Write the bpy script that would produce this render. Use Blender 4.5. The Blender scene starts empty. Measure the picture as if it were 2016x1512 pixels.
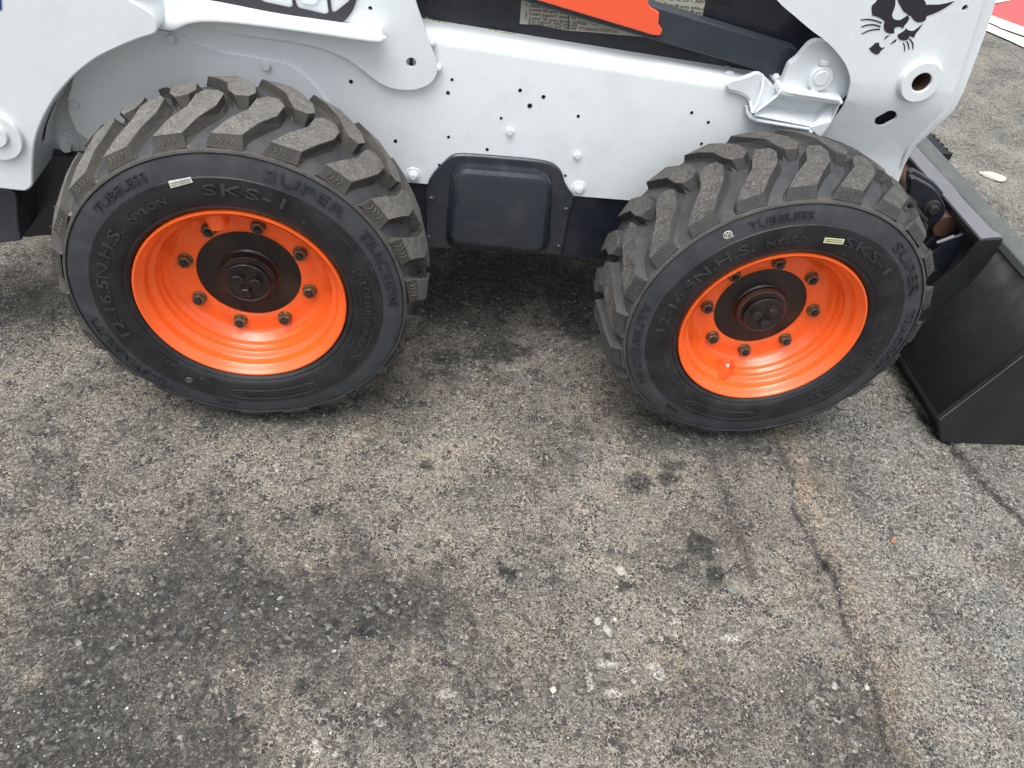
import bpy, bmesh, math, random
import numpy as np
from mathutils import Vector, Matrix

random.seed(7)
rng = np.random.default_rng(11)
scene = bpy.context.scene
C = scene.collection

# ------------------------------------------------------------------ camera
W, H = 2016.0, 1512.0
FPX = 1559.34
AX = 0.39                                   # axle height above the ground
WB = 1.2174                                 # wheelbase
CAM = np.array([0.35217, -1.39468, 1.12266 + AX])
YAW, PIT, ROL = 0.189834, 0.754355, 0.177985
cy_, sy_ = math.cos(YAW), math.sin(YAW)
cp_, sp_ = math.cos(PIT), math.sin(PIT)
fwd = np.array([sy_ * cp_, cy_ * cp_, -sp_])
rt0 = np.array([cy_, -sy_, 0.0])
up0 = np.cross(rt0, fwd)
cr_, sr_ = math.cos(ROL), math.sin(ROL)
rgt = cr_ * rt0 + sr_ * up0
upv = -sr_ * rt0 + cr_ * up0
cam_d = bpy.data.cameras.new("camera")
cam = bpy.data.objects.new("camera", cam_d)
C.objects.link(cam)
cam_d.sensor_fit = 'HORIZONTAL'
cam_d.sensor_width = 36.0
cam_d.lens = 36.0 * FPX / W
cam_d.clip_start = 0.02
cam_d.clip_end = 400.0
cam.matrix_world = Matrix(((rgt[0], upv[0], -fwd[0], CAM[0]),
                           (rgt[1], upv[1], -fwd[1], CAM[1]),
                           (rgt[2], upv[2], -fwd[2], CAM[2]),
                           (0, 0, 0, 1)))
scene.camera = cam

# ------------------------------------------------------------------ light
SUN_EL, SUN_AZ = math.radians(72), math.radians(215)
world = bpy.data.worlds.new("World")
scene.world = world
world.use_nodes = True
wn = world.node_tree
wn.nodes.clear()
sky = wn.nodes.new("ShaderNodeTexSky")
sky.sky_type = 'NISHITA'
sky.sun_disc = False
sky.sun_elevation = SUN_EL
sky.sun_rotation = SUN_AZ
sky.air_density = 1.0
sky.dust_density = 5.0
hsv = wn.nodes.new("ShaderNodeHueSaturation")
hsv.inputs['Saturation'].default_value = 0.22      # overcast: a nearly grey sky
bg = wn.nodes.new("ShaderNodeBackground")
bg.inputs['Strength'].default_value = 0.15
wo = wn.nodes.new("ShaderNodeOutputWorld")
wn.links.new(sky.outputs[0], hsv.inputs['Color'])
wn.links.new(hsv.outputs[0], bg.inputs[0])
wn.links.new(bg.outputs[0], wo.inputs[0])
sun_d = bpy.data.lights.new("sun", 'SUN')
sun_d.energy = 1.1
sun_d.angle = math.radians(50)
sun_d.color = (1.0, 0.97, 0.93)
sun = bpy.data.objects.new("sun", sun_d)
C.objects.link(sun)
# direction towards the sun (sky: rotation 0 = +Y, clockwise seen from above)
sd = Vector((math.sin(SUN_AZ) * math.cos(SUN_EL), math.cos(SUN_AZ) * math.cos(SUN_EL), math.sin(SUN_EL)))
sun.rotation_euler = sd.to_track_quat('Z', 'Y').to_euler()
sun.location = (0, 0, 8)
scene.view_settings.view_transform = 'Standard'
scene.view_settings.look = 'None'
scene.view_settings.exposure = 0.76
scene.view_settings.gamma = 1.0
scene.view_settings.use_curve_mapping = False
try:
    scene.cycles.max_bounces = 6
    scene.cycles.diffuse_bounces = 4
    scene.cycles.use_denoising = True
except Exception:
    pass


# ------------------------------------------------------------------ helpers
def ray(px, py):
    return fwd * 1.0 + rgt * ((px - W / 2) / FPX) - upv * ((py - H / 2) / FPX)


def at(px, py, y):
    """where the sight line through a photo point meets the upright plane at depth y"""
    d = ray(px, py)
    return CAM + d * ((y - CAM[1]) / d[1])


def gp(px, py, z=0.0):
    """where the sight line meets the ground"""
    d = ray(px, py)
    return CAM + d * ((z - CAM[2]) / d[2])


def xz(pts, y):
    return [(float(p[0]), float(p[2])) for p in (at(a, b, y) for a, b in pts)]


def sc(pts, x0, y0, k):
    return [(x0 + a * k, y0 + b * k) for a, b in pts]


def smooth_poly(pts, n=5, corner=42):
    out = []
    m = len(pts)
    P = [Vector(p) for p in pts]

    def turn(i):
        a = P[i] - P[i - 1]
        b = P[(i + 1) % m] - P[i]
        if a.length < 1e-9 or b.length < 1e-9:
            return 180
        return abs(math.degrees(a.angle_signed(b, 0)))
    sharp = [turn(i) > corner for i in range(m)]
    for i in range(m):
        p0, p1, p2, p3 = P[i - 1], P[i], P[(i + 1) % m], P[(i + 2) % m]
        t1 = (p2 - p1) * 0.5 if sharp[i] else (p2 - p0) * 0.5
        t2 = (p2 - p1) * 0.5 if sharp[(i + 1) % m] else (p3 - p1) * 0.5
        L = (p2 - p1).length
        for t in (t1, t2):
            if t.length > L:
                t *= L / t.length
        for k in range(n):
            s = k / n
            h = (2 * s**3 - 3 * s**2 + 1) * p1 + (s**3 - 2 * s**2 + s) * t1 + (-2 * s**3 + 3 * s**2) * p2 + (s**3 - s**2) * t2
            out.append((h.x, h.y))
    return out


def round_poly(pts, r, n=5):
    out = []
    m = len(pts)
    for i in range(m):
        p = Vector(pts[i]); a = Vector(pts[i - 1]) - p; b = Vector(pts[(i + 1) % m]) - p
        d = min(r, a.length * .48, b.length * .48)
        q0 = p + a.normalized() * d
        q2 = p + b.normalized() * d
        for k in range(n + 1):
            s = k / n
            q = q0 * (1 - s)**2 + p * 2 * s * (1 - s) + q2 * s * s
            out.append((q.x, q.y))
    return out


def link(o, parent=None):
    C.objects.link(o)
    if parent is not None:
        o.parent = parent
    return o


def finish(bm, name, mat, parent, angle=35, bevel=0.0, seg=2, smooth=True):
    bmesh.ops.recalc_face_normals(bm, faces=bm.faces)
    me = bpy.data.meshes.new(name)
    bm.to_mesh(me)
    bm.free()
    return meshobj(me, name, mat, parent, angle, bevel, seg, smooth)


def meshobj(me, name, mat, parent, angle=35, bevel=0.0, seg=2, smooth=True):
    me.materials.append(mat)
    if smooth:
        me.polygons.foreach_set('use_smooth', [True] * len(me.polygons))
        try:
            me.set_sharp_from_angle(angle=math.radians(angle))
        except Exception:
            pass
    o = bpy.data.objects.new(name, me)
    link(o, parent)
    if bevel > 0:
        m = o.modifiers.new("bevel", 'BEVEL')
        m.width = bevel
        m.segments = seg
        m.limit_method = 'ANGLE'
        m.angle_limit = math.radians(40)
    return o


def pydata(name, vs, fs, mat, parent, **k):
    me = bpy.data.meshes.new(name)
    me.from_pydata([tuple(map(float, v)) for v in vs], [], fs)
    me.update()
    bm = bmesh.new(); bm.from_mesh(me); bpy.data.meshes.remove(me)
    return finish(bm, name, mat, parent, **k)


def prism_bm(bm, poly, y0, y1, holes=()):
    """poly in (x,z); front face at y0, back at y1"""
    loops = [poly] + list(holes)
    front_v = []
    for lp in loops:
        front_v.append([bm.verts.new((x, y0, z)) for x, z in lp])
    if holes:
        edges = []
        for lv in front_v:
            for i in range(len(lv)):
                edges.append(bm.edges.new((lv[i - 1], lv[i])))
        r = bmesh.ops.triangle_fill(bm, use_beauty=True, use_dissolve=False, edges=edges)
        faces = [g for g in r['geom'] if isinstance(g, bmesh.types.BMFace)]
    else:
        faces = [bm.faces.new(front_v[0])]
    r = bmesh.ops.extrude_face_region(bm, geom=faces)
    nv = [g for g in r['geom'] if isinstance(g, bmesh.types.BMVert)]
    for v in nv:
        v.co.y = y1
    # keep front faces (extrude_face_region removes nothing for open meshes)
    return faces


def prism(name, poly, y0, y1, mat, parent, holes=(), bevel=0.0, angle=35, warp=None):
    bm = bmesh.new()
    prism_bm(bm, poly, y0, y1, holes)
    if warp:
        for v in bm.verts:
            v.co.y = v.co.y + warp(v.co.x, v.co.z)
    return finish(bm, name, mat, parent, angle=angle, bevel=bevel)


def box(name, lo, hi, mat, parent, bevel=0.002):
    bm = bmesh.new()
    bmesh.ops.create_cube(bm, size=1)
    for v in bm.verts:
        v.co = Vector(tuple(lo[i] + (v.co[i] + .5) * (hi[i] - lo[i]) for i in range(3)))
    return finish(bm, name, mat, parent, bevel=bevel)


def lathe(bm, prof, cx, cz, n=64, closed=False):
    """prof: list of (r, y) about an axis along y through (cx, cz)"""
    rings = []
    for r, y in prof:
        if r < 1e-6:
            rings.append([bm.verts.new((cx, y, cz))] * n)
        else:
            rings.append([bm.verts.new((cx + r * math.cos(2 * math.pi * k / n), y, cz + r * math.sin(2 * math.pi * k / n))) for k in range(n)])
    pairs = list(zip(rings[:-1], rings[1:]))
    if closed:
        pairs.append((rings[-1], rings[0]))
    for a, b in pairs:
        for k in range(n):
            f = [a[k], a[(k + 1) % n], b[(k + 1) % n], b[k]]
            u = []
            for v in f:
                if v not in u:
                    u.append(v)
            if len(u) > 2:
                bm.faces.new(u)
    return rings


def hexhead(bm, cx, cz, y0, y1, r, rot=0.0, dome=0.0015):
    vs = []
    for y, rr in ((y0, r), (y1 + dome, r), (y1, r * .86)):
        vs.append([bm.verts.new((cx + rr * math.cos(rot + k * math.pi / 3), y, cz + rr * math.sin(rot + k * math.pi / 3))) for k in range(6)])
    for a, b in zip(vs[:-1], vs[1:]):
        for k in range(6):
            bm.faces.new((a[k], a[(k + 1) % 6], b[(k + 1) % 6], b[k]))
    bm.faces.new(vs[-1])


def tag(o, label, cat, group=None):
    o['label'] = label
    o['category'] = cat
    if group:
        o['group'] = group
    return o


# ------------------------------------------------------------------ materials
def newmat(name):
    m = bpy.data.materials.new(name)
    m.use_nodes = True
    nt = m.node_tree
    b = nt.nodes['Principled BSDF']
    return m, nt, b


def N(nt, t, **k):
    n = nt.nodes.new(t)
    for a, v in k.items():
        setattr(n, a, v)
    return n


def noise(nt, scale, detail=4, rough=.55, vec=None):
    n = N(nt, 'ShaderNodeTexNoise')
    n.inputs['Scale'].default_value = scale
    n.inputs['Detail'].default_value = detail
    n.inputs['Roughness'].default_value = rough
    if vec is not None:
        nt.links.new(vec, n.inputs['Vector'])
    return n


def ramp(nt, src, stops, interp='LINEAR'):
    r = N(nt, 'ShaderNodeValToRGB')
    r.color_ramp.interpolation = interp
    e = r.color_ramp.elements
    while len(e) < len(stops):
        e.new(0.5)
    for i, (p, c) in enumerate(stops):
        e[i].position = p
        e[i].color = c if len(c) == 4 else (*c, 1)
    nt.links.new(src, r.inputs[0])
    return r


def mixc(nt, fac, a, b, mode='MIX'):
    m = N(nt, 'ShaderNodeMix', data_type='RGBA', blend_type=mode)
    for i, v in ((0, fac), (6, a), (7, b)):
        if isinstance(v, (int, float)):
            m.inputs[i].default_value = v
        elif isinstance(v, tuple):
            m.inputs[i].default_value = v if len(v) == 4 else (*v, 1)
        else:
            nt.links.new(v, m.inputs[i])
    return m.outputs[2]


def math_(nt, op, a, b=None, clamp=False):
    m = N(nt, 'ShaderNodeMath', operation=op)
    m.use_clamp = clamp
    for i, v in ((0, a), (1, b)):
        if v is None:
            continue
        if isinstance(v, (int, float)):
            m.inputs[i].default_value = v
        else:
            nt.links.new(v, m.inputs[i])
    return m.outputs[0]


def bump(nt, b, h, strength=.3, dist=.001):
    n = N(nt, 'ShaderNodeBump')
    n.inputs['Strength'].default_value = strength
    n.inputs['Distance'].default_value = dist
    nt.links.new(h, n.inputs['Height'])
    nt.links.new(n.outputs[0], b.inputs['Normal'])
    return n


def geo_pos(nt):
    return N(nt, 'ShaderNodeNewGeometry').outputs['Position']


def paint(name, col, rough=.35, dirt=(.25, .22, .18), dirt_amt=.06, peel=.12, coat=.25, chips=None, chip_lo=.7):
    m, nt, b = newmat(name)
    pos = geo_pos(nt)
    n1 = noise(nt, 9, 6, .6, pos)
    d = ramp(nt, n1.outputs[0], [(.5, (0, 0, 0)), (.75, (dirt_amt,) * 3)])
    c = mixc(nt, d.outputs[0], col, dirt)
    n5 = noise(nt, 70, 5, .7, pos)
    d2 = ramp(nt, n5.outputs[0], [(.55, (0, 0, 0)), (.8, (dirt_amt * .8,) * 3)])
    c = mixc(nt, d2.outputs[0], c, dirt)
    if chips:
        n2 = noise(nt, 45, 8, .7, pos)
        k = ramp(nt, n2.outputs[0], [(chip_lo, (0, 0, 0)), (chip_lo + .03, (1, 1, 1))])
        c = mixc(nt, k.outputs[0], c, chips)
    nt.links.new(c, b.inputs['Base Color'])
    n3 = noise(nt, 20, 3, .5, pos)
    r = ramp(nt, n3.outputs[0], [(.3, (rough * .8,) * 3), (.7, (rough * 1.25,) * 3)])
    nt.links.new(r.outputs[0], b.inputs['Roughness'])
    b.inputs['Coat Weight'].default_value = coat
    b.inputs['Coat Roughness'].default_value = .15
    n4 = noise(nt, 260, 2, .5, pos)
    n6 = noise(nt, 14, 3, .5, pos)
    hh = math_(nt, 'ADD', n4.outputs[0], math_(nt, 'MULTIPLY', n6.outputs[0], 3.0))
    bump(nt, b, hh, peel, .0015)
    return m


WHITE = paint('white_paint', (.72, .775, .80), rough=.34, dirt=(.40, .41, .38), dirt_amt=.20, peel=.15, coat=.35)
WHITE2 = paint('white_paint_old', (.66, .70, .71), rough=.48, dirt=(.33, .32, .26), dirt_amt=.35, peel=.35, coat=.1, chips=(.28, .27, .24, 1), chip_lo=.73)
ORANGE = paint('orange_rim_paint', (.94, .128, .017), rough=.30, dirt=(.30, .06, .02), dirt_amt=.30, peel=.3, coat=.5, chips=(.20, .09, .05, 1), chip_lo=.70)
ORANGE2 = paint('orange_arm_paint', (.93, .115, .045), rough=.42, dirt=(.5, .10, .05), dirt_amt=.08)
BLACK = paint('black_paint', (.012, .015, .024), rough=.38, dirt=(.09, .085, .08), dirt_amt=.16, peel=.3, coat=.3)
COVER = paint('cover_black_paint', (.020, .026, .037), rough=.30, dirt=(.15, .14, .13), dirt_amt=.24, peel=.28, coat=.4)
BUCKET = paint('bucket_black_paint', (.008, .0095, .012), rough=.68, dirt=(.07, .065, .06), dirt_amt=.18, peel=.3, coat=.0)
BARM = paint('cylinder_black_paint', (.030, .042, .052), rough=.45, dirt=(.12, .12, .11), dirt_amt=.12, peel=.3, coat=.1)
FLANGE = paint('grey_primer_and_shade', (.155, .158, .175), rough=.55, dirt=(.07, .06, .06), dirt_amt=.25, peel=.5, coat=.0)  # flange primer; also stands for shade on the frame end
LIP = paint('worn_dark_steel', (.085, .10, .095), rough=.5, dirt=(.20, .20, .18), dirt_amt=.55, peel=.5, coat=.0)
GRILLE = paint('grille_black', (.035, .032, .04), rough=.6, dirt=(.12, .11, .11), dirt_amt=.1, coat=0)
RUSTY = paint('rusty_black_steel', (.018, .017, .019), rough=.6, dirt=(.11, .055, .032), dirt_amt=.45, peel=.7, coat=0)
HUB = paint('hub_black_paint', (.008, .006, .007), rough=.32, dirt=(.10, .06, .04), dirt_amt=.35, peel=.6, coat=.3)
RUST = paint('rust', (.085, .045, .030), rough=.8, dirt=(.03, .02, .018), dirt_amt=.7, peel=.8, coat=0)


def simple(name, col, rough=.5, metal=0.0):
    m, nt, b = newmat(name)
    n1 = noise(nt, 60, 5, .6, geo_pos(nt))
    d = ramp(nt, n1.outputs[0], [(.3, tuple(c * .8 for c in col)), (.7, tuple(min(1, c * 1.15) for c in col))])
    nt.links.new(d.outputs[0], b.inputs['Base Color'])
    b.inputs['Roughness'].default_value = rough
    b.inputs['Metallic'].default_value = metal
    return m


DARK = simple('hole_dark', (.004, .004, .005), .8)
INK = simple('black_print', (.022, .020, .026), .45)
STICK = simple('white_sticker', (.75, .74, .68), .5)
STICKY = simple('pale_yellow_sticker', (.70, .70, .42), .5)
DECAL = paint('old_label', (.40, .39, .33), rough=.5, dirt=(.18, .15, .11), dirt_amt=.5, coat=0, chips=(.03, .03, .035, 1), chip_lo=.66)
STEEL = simple('zinc_steel', (.30, .27, .22), .45, .6)
BLUE = simple('blue_print', (.02, .06, .30), .4)
VALVE = simple('valve_cap', (.75, .75, .72), .3, .4)
YEL = simple('dry_leaf', (.45, .48, .12), .7)


def nutmat():
    m, nt, b = newmat('weathered_nut')
    n1 = noise(nt, 220, 5, .7, geo_pos(nt))
    d = ramp(nt, n1.outputs[0], [(.35, (.045, .030, .018)), (.52, (.16, .11, .06)), (.68, (.30, .24, .15))])
    nt.links.new(d.outputs[0], b.inputs['Base Color'])
    b.inputs['Metallic'].default_value = .45
    b.inputs['Roughness'].default_value = .5
    bump(nt, b, n1.outputs[0], .4, .0008)
    return m


NUT = nutmat()


def rubber(name, c0, c1, dust, dust_lo, rough=.6, bs=.5, scale=18, fine=420):
    m, nt, b = newmat(name)
    pos = geo_pos(nt)
    n1 = noise(nt, scale, 6, .65, pos)
    base = ramp(nt, n1.outputs[0], [(.35, c0), (.65, c1)])
    n2 = noise(nt, fine, 6, .75, pos)
    k = ramp(nt, n2.outputs[0], [(dust_lo, (0, 0, 0)), (dust_lo + .22, (.75, .75, .75))])
    c = mixc(nt, k.outputs[0], base.outputs[0], dust)
    nt.links.new(c, b.inputs['Base Color'])
    b.inputs['Roughness'].default_value = rough
    b.inputs['Specular IOR Level'].default_value = .35
    h = math_(nt, 'ADD', n2.outputs[0], math_(nt, 'MULTIPLY', n1.outputs[0], 2.5))
    bump(nt, b, h, bs, .0012)
    return m


SIDE = rubber('sidewall_rubber', (.010, .011, .013), (.026, .027, .030), (.085, .08, .075), .60, rough=.42, bs=.5, scale=14)
LUGT = rubber('tread_lug_rubber', (.082, .080, .075), (.140, .135, .125), (.30, .285, .255), .48, rough=.8, bs=1.0, scale=40, fine=210)
LUGF = rubber('tread_lug_rubber_front', (.045, .044, .043), (.085, .082, .078), (.28, .265, .235), .50, rough=.8, bs=1.0, scale=40, fine=210)
TEXT = rubber('raised_letter_rubber', (.026, .028, .033), (.046, .048, .055), (.15, .145, .14), .60, rough=.42, bs=.2)
SIDE2 = rubber('outer_sidewall_rubber', (.032, .035, .042), (.056, .060, .068), (.11, .105, .10), .60, rough=.48, bs=.4, scale=14)
RIDGE = rubber('scuffed_ridge_rubber', (.036, .036, .036), (.075, .072, .066), (.20, .19, .17), .50, rough=.7, bs=.8)
TROUGH = rubber('tread_trough_rubber', (.036, .038, .043), (.062, .064, .068), (.14, .13, .115), .56, rough=.6, bs=.35)
TEXT2 = rubber('outer_letter_rubber', (.018, .019, .023), (.036, .038, .042), (.09, .085, .08), .62, rough=.42, bs=.2)
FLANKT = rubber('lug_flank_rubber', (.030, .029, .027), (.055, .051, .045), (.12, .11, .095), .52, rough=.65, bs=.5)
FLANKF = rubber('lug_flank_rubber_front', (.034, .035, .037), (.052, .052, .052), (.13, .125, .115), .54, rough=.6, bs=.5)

# ------------------------------------------------------------------ ground
def vnoise(x, y, scale, seed):
    """smooth value noise on numpy arrays"""
    r = np.random.default_rng(seed).random((256, 256))
    X = x * scale; Y = y * scale
    xi = np.floor(X).astype(int); yi = np.floor(Y).astype(int)
    fx = X - xi; fy = Y - yi
    fx = fx * fx * (3 - 2 * fx); fy = fy * fy * (3 - 2 * fy)
    a = r[xi % 256, yi % 256]; b = r[(xi + 1) % 256, yi % 256]
    c = r[xi % 256, (yi + 1) % 256]; d = r[(xi + 1) % 256, (yi + 1) % 256]
    return (a * (1 - fx) + b * fx) * (1 - fy) + (c * (1 - fx) + d * fx) * fy - .5


def seg_dist(X, Y, pts):
    best = np.full(X.shape, 9.0); side = np.zeros(X.shape)
    for (x0, y0), (x1, y1) in zip(pts[:-1], pts[1:]):
        dx, dy = x1 - x0, y1 - y0
        t = np.clip(((X - x0) * dx + (Y - y0) * dy) / (dx * dx + dy * dy), 0, 1)
        qx, qy = X - (x0 + t * dx), Y - (y0 + t * dy)
        d = np.hypot(qx, qy)
        s = np.sign(dx * qy - dy * qx)
        k = d < best
        best = np.where(k, d, best); side = np.where(k, s, side)
    return best, side


def gpl(pts):
    return [tuple(gp(a, b)[:2]) for a, b in pts]


crack1 = gpl([(1525, 845), (1548, 905), (1562, 950), (1562, 1000), (1578, 1030), (1606, 1075), (1632, 1120), (1652, 1150), (1655, 1200), (1672, 1250), (1700, 1300), (1722, 1350), (1728, 1400), (1745, 1460), (1770, 1530), (1800, 1620)])
crack2 = gpl([(1790, 780), (1870, 870), (1900, 905), (1940, 950), (1975, 985), (2016, 1022), (2100, 1110)])
seam3 = gpl([(1380, 850), (1400, 900), (1430, 980), (1460, 1060), (1480, 1140)])


def axis(lo, a, b, hi, fine, mid, coarse):
    s = list(np.arange(a, b, fine))
    left = []; v = a; st = fine
    while v > lo:
        st = min(st * coarse, 4.0); v -= st; left.append(v)
    right = []; v = b; st = mid
    s2 = []
    v = s[-1]; st = fine
    while v < hi:
        st = min(st * 1.02 if v < b + 3 else st * coarse, 4.0); v += st; s2.append(v)
    return np.array(left[::-1] + s + s2)


gx = axis(-60, -1.15, 2.45, 60, .0062, .02, 1.25)
gy = axis(-60, -1.25, 0.85, 60, .0062, .02, 1.25)
GX, GY = np.meshgrid(gx, gy, indexing='ij')
d1, s1_ = seg_dist(GX, GY, crack1)
d2, s2_ = seg_dist(GX, GY, crack2)
d3, s3_ = seg_dist(GX, GY, seam3)
wob = vnoise(GX, GY, 16, 1) * .018 + vnoise(GX, GY, 55, 2) * .014 + vnoise(GX, GY, 140, 21) * .006
d1w = d1 + wob
d2w = d2 + wob
near = np.exp(-((GX - .8) ** 2 + (GY + .2) ** 2) / 9.0)
hz = (vnoise(GX, GY, 2.5, 3) * .010 + vnoise(GX, GY, 9, 4) * .004 + vnoise(GX, GY, 40, 5) * .0022 + vnoise(GX, GY, 110, 6) * .0014) * near
right1 = s1_ > 0
hz -= .012 * np.exp(-(np.clip(d1w, 0, 9) / .010) ** 2) * np.clip(0.6 + 1.3 * vnoise(GX, GY, 14, 7), .2, 1.2)
hz -= .004 * np.exp(-((d1 - .03) / .03) ** 2) * right1
hz -= .010 * np.exp(-(np.clip(d2w, 0, 9) / .014) ** 2)
hz -= .003 * np.exp(-(d3 / .012) ** 2)
# keep the tyres standing on the sheet
for cx in (0.0, WB):
    k = np.exp(-(((GX - cx) / .22) ** 2 + ((GY - .13) / .24) ** 2))
    hz = hz * (1 - .8 * k) - .002 * k
far = (1 - near)


def blobs(lst):
    f = np.zeros(GX.shape)
    for px, py, rx, ry in lst:
        p = gp(px, py); q = gp(px + rx, py); r_ = gp(px, py + ry)
        ex = np.hypot(*(q - p)[:2]); ey = np.hypot(*(r_ - p)[:2])
        ux, uy = (q - p)[:2] / ex
        a = (GX - p[0]) * ux + (GY - p[1]) * uy
        b = -(GX - p[0]) * uy + (GY - p[1]) * ux
        rr = np.sqrt((a / ex) ** 2 + (b / ey) ** 2) + vnoise(GX, GY, 45, 9) * .7 + vnoise(GX, GY, 110, 10) * .5
        f = np.maximum(f, np.clip((1.2 - rr) * 1.8, 0, 1))
    return np.clip(f, 0, 1)


sand = np.exp(-((d1 - .030) / .036) ** 2) * right1 * np.clip(0.55 + vnoise(GX, GY, 7, 12) * .9 + vnoise(GX, GY, 28, 13) * .8, 0, 1)
sand = np.maximum(sand, .5 * np.exp(-((d1 - .09) / .06) ** 2) * right1 * np.clip(.5 + vnoise(GX, GY, 16, 15) * 1.6, 0, 1))
sand = np.maximum(sand, blobs([(1735, 1318, 30, 36), (1560, 900, 16, 40), (1735, 1420, 40, 30), (60, 1330, 26, 20)]) * .40)
stain = blobs([(1382, 1076, 24, 22), (1405, 1132, 20, 16), (1322, 916, 26, 14), (1250, 952, 30, 18), (1318, 945, 22, 16), (1226, 1152, 14, 14),
               (625, 1008, 12, 12), (720, 1240, 22, 16), (880, 700, 30, 14), (980, 690, 60, 20), (840, 915, 16, 10), (1000, 1130, 18, 12), (1140, 640, 30, 24)])
chalk = blobs([(1196, 1310, 20, 9), (1292, 1322, 14, 18), (1160, 1340, 9, 18), (1205, 1365, 22, 9), (1437, 1256, 16, 10), (880, 1368, 26, 8), (1330, 1222, 10, 6),
               (745, 1425, 18, 8), (620, 1470, 14, 16), (660, 1485, 8, 14), (1234, 1318, 10, 6)])
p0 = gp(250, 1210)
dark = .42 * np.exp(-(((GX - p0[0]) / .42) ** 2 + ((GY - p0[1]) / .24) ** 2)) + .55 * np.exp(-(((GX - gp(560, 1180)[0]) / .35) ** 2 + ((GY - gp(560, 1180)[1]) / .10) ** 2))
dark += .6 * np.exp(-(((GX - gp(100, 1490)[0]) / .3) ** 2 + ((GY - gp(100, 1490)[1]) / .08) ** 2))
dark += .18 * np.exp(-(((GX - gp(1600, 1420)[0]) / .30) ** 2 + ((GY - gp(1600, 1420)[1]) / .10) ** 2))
dark += .95 * np.exp(-(((GX - gp(1000, 600)[0]) / .7) ** 2 + ((GY - .62) / .24) ** 2))  # dark soil under the machine, with its shade painted deeper
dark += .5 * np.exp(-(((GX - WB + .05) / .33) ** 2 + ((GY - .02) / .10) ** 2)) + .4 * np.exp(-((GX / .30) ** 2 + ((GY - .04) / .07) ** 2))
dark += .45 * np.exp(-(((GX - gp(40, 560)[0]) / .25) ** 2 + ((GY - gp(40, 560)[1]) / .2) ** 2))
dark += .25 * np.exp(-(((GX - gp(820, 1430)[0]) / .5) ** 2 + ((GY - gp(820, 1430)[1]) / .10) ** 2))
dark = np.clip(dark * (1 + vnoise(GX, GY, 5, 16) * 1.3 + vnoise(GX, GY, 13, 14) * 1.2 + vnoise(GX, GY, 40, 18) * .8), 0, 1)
coarse = np.where(right1, np.clip(d1 / .12, 0, 1), 0) * (GX > .6)
crk = np.clip(np.exp(-(np.clip(d1w, 0, 9) / .0062) ** 2) * np.clip(.90 + 1.8 * vnoise(GX, GY, 12, 7), .40, 1.3) + np.exp(-(np.clip(d2w, 0, 9) / .011) ** 2) * .9 + .35 * np.exp(-(d3 / .012) ** 2) * (d3 < .1), 0, 1)

nx, ny = len(gx), len(gy)
co = np.stack([GX, GY, hz], -1).reshape(-1, 3).astype(np.float32)
idx = np.arange(nx * ny).reshape(nx, ny)
quads = np.stack([idx[:-1, :-1], idx[1:, :-1], idx[1:, 1:], idx[:-1, 1:]], -1).reshape(-1, 4)
gm = bpy.data.meshes.new('ground')
gm.vertices.add(len(co)); gm.vertices.foreach_set('co', co.ravel())
gm.loops.add(quads.size); gm.loops.foreach_set('vertex_index', quads.ravel().astype(np.int32))
gm.polygons.add(len(quads)); gm.polygons.foreach_set('loop_start', np.arange(0, quads.size, 4, dtype=np.int32))
gm.polygons.foreach_set('use_smooth', np.ones(len(quads), dtype=bool))
gm.update()
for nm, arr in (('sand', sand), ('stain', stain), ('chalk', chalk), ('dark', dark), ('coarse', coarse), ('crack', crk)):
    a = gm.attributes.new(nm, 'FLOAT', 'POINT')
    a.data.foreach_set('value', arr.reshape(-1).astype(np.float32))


def hgt(x, y):
    i = min(max(int(np.searchsorted(gx, x)) - 1, 0), nx - 2)
    j = min(max(int(np.searchsorted(gy, y)) - 1, 0), ny - 2)
    return float(hz[i:i + 2, j:j + 2].mean())


def mul_c(nt, a, col):
    return mixc(nt, 1.0, a, col, 'MULTIPLY')


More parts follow.
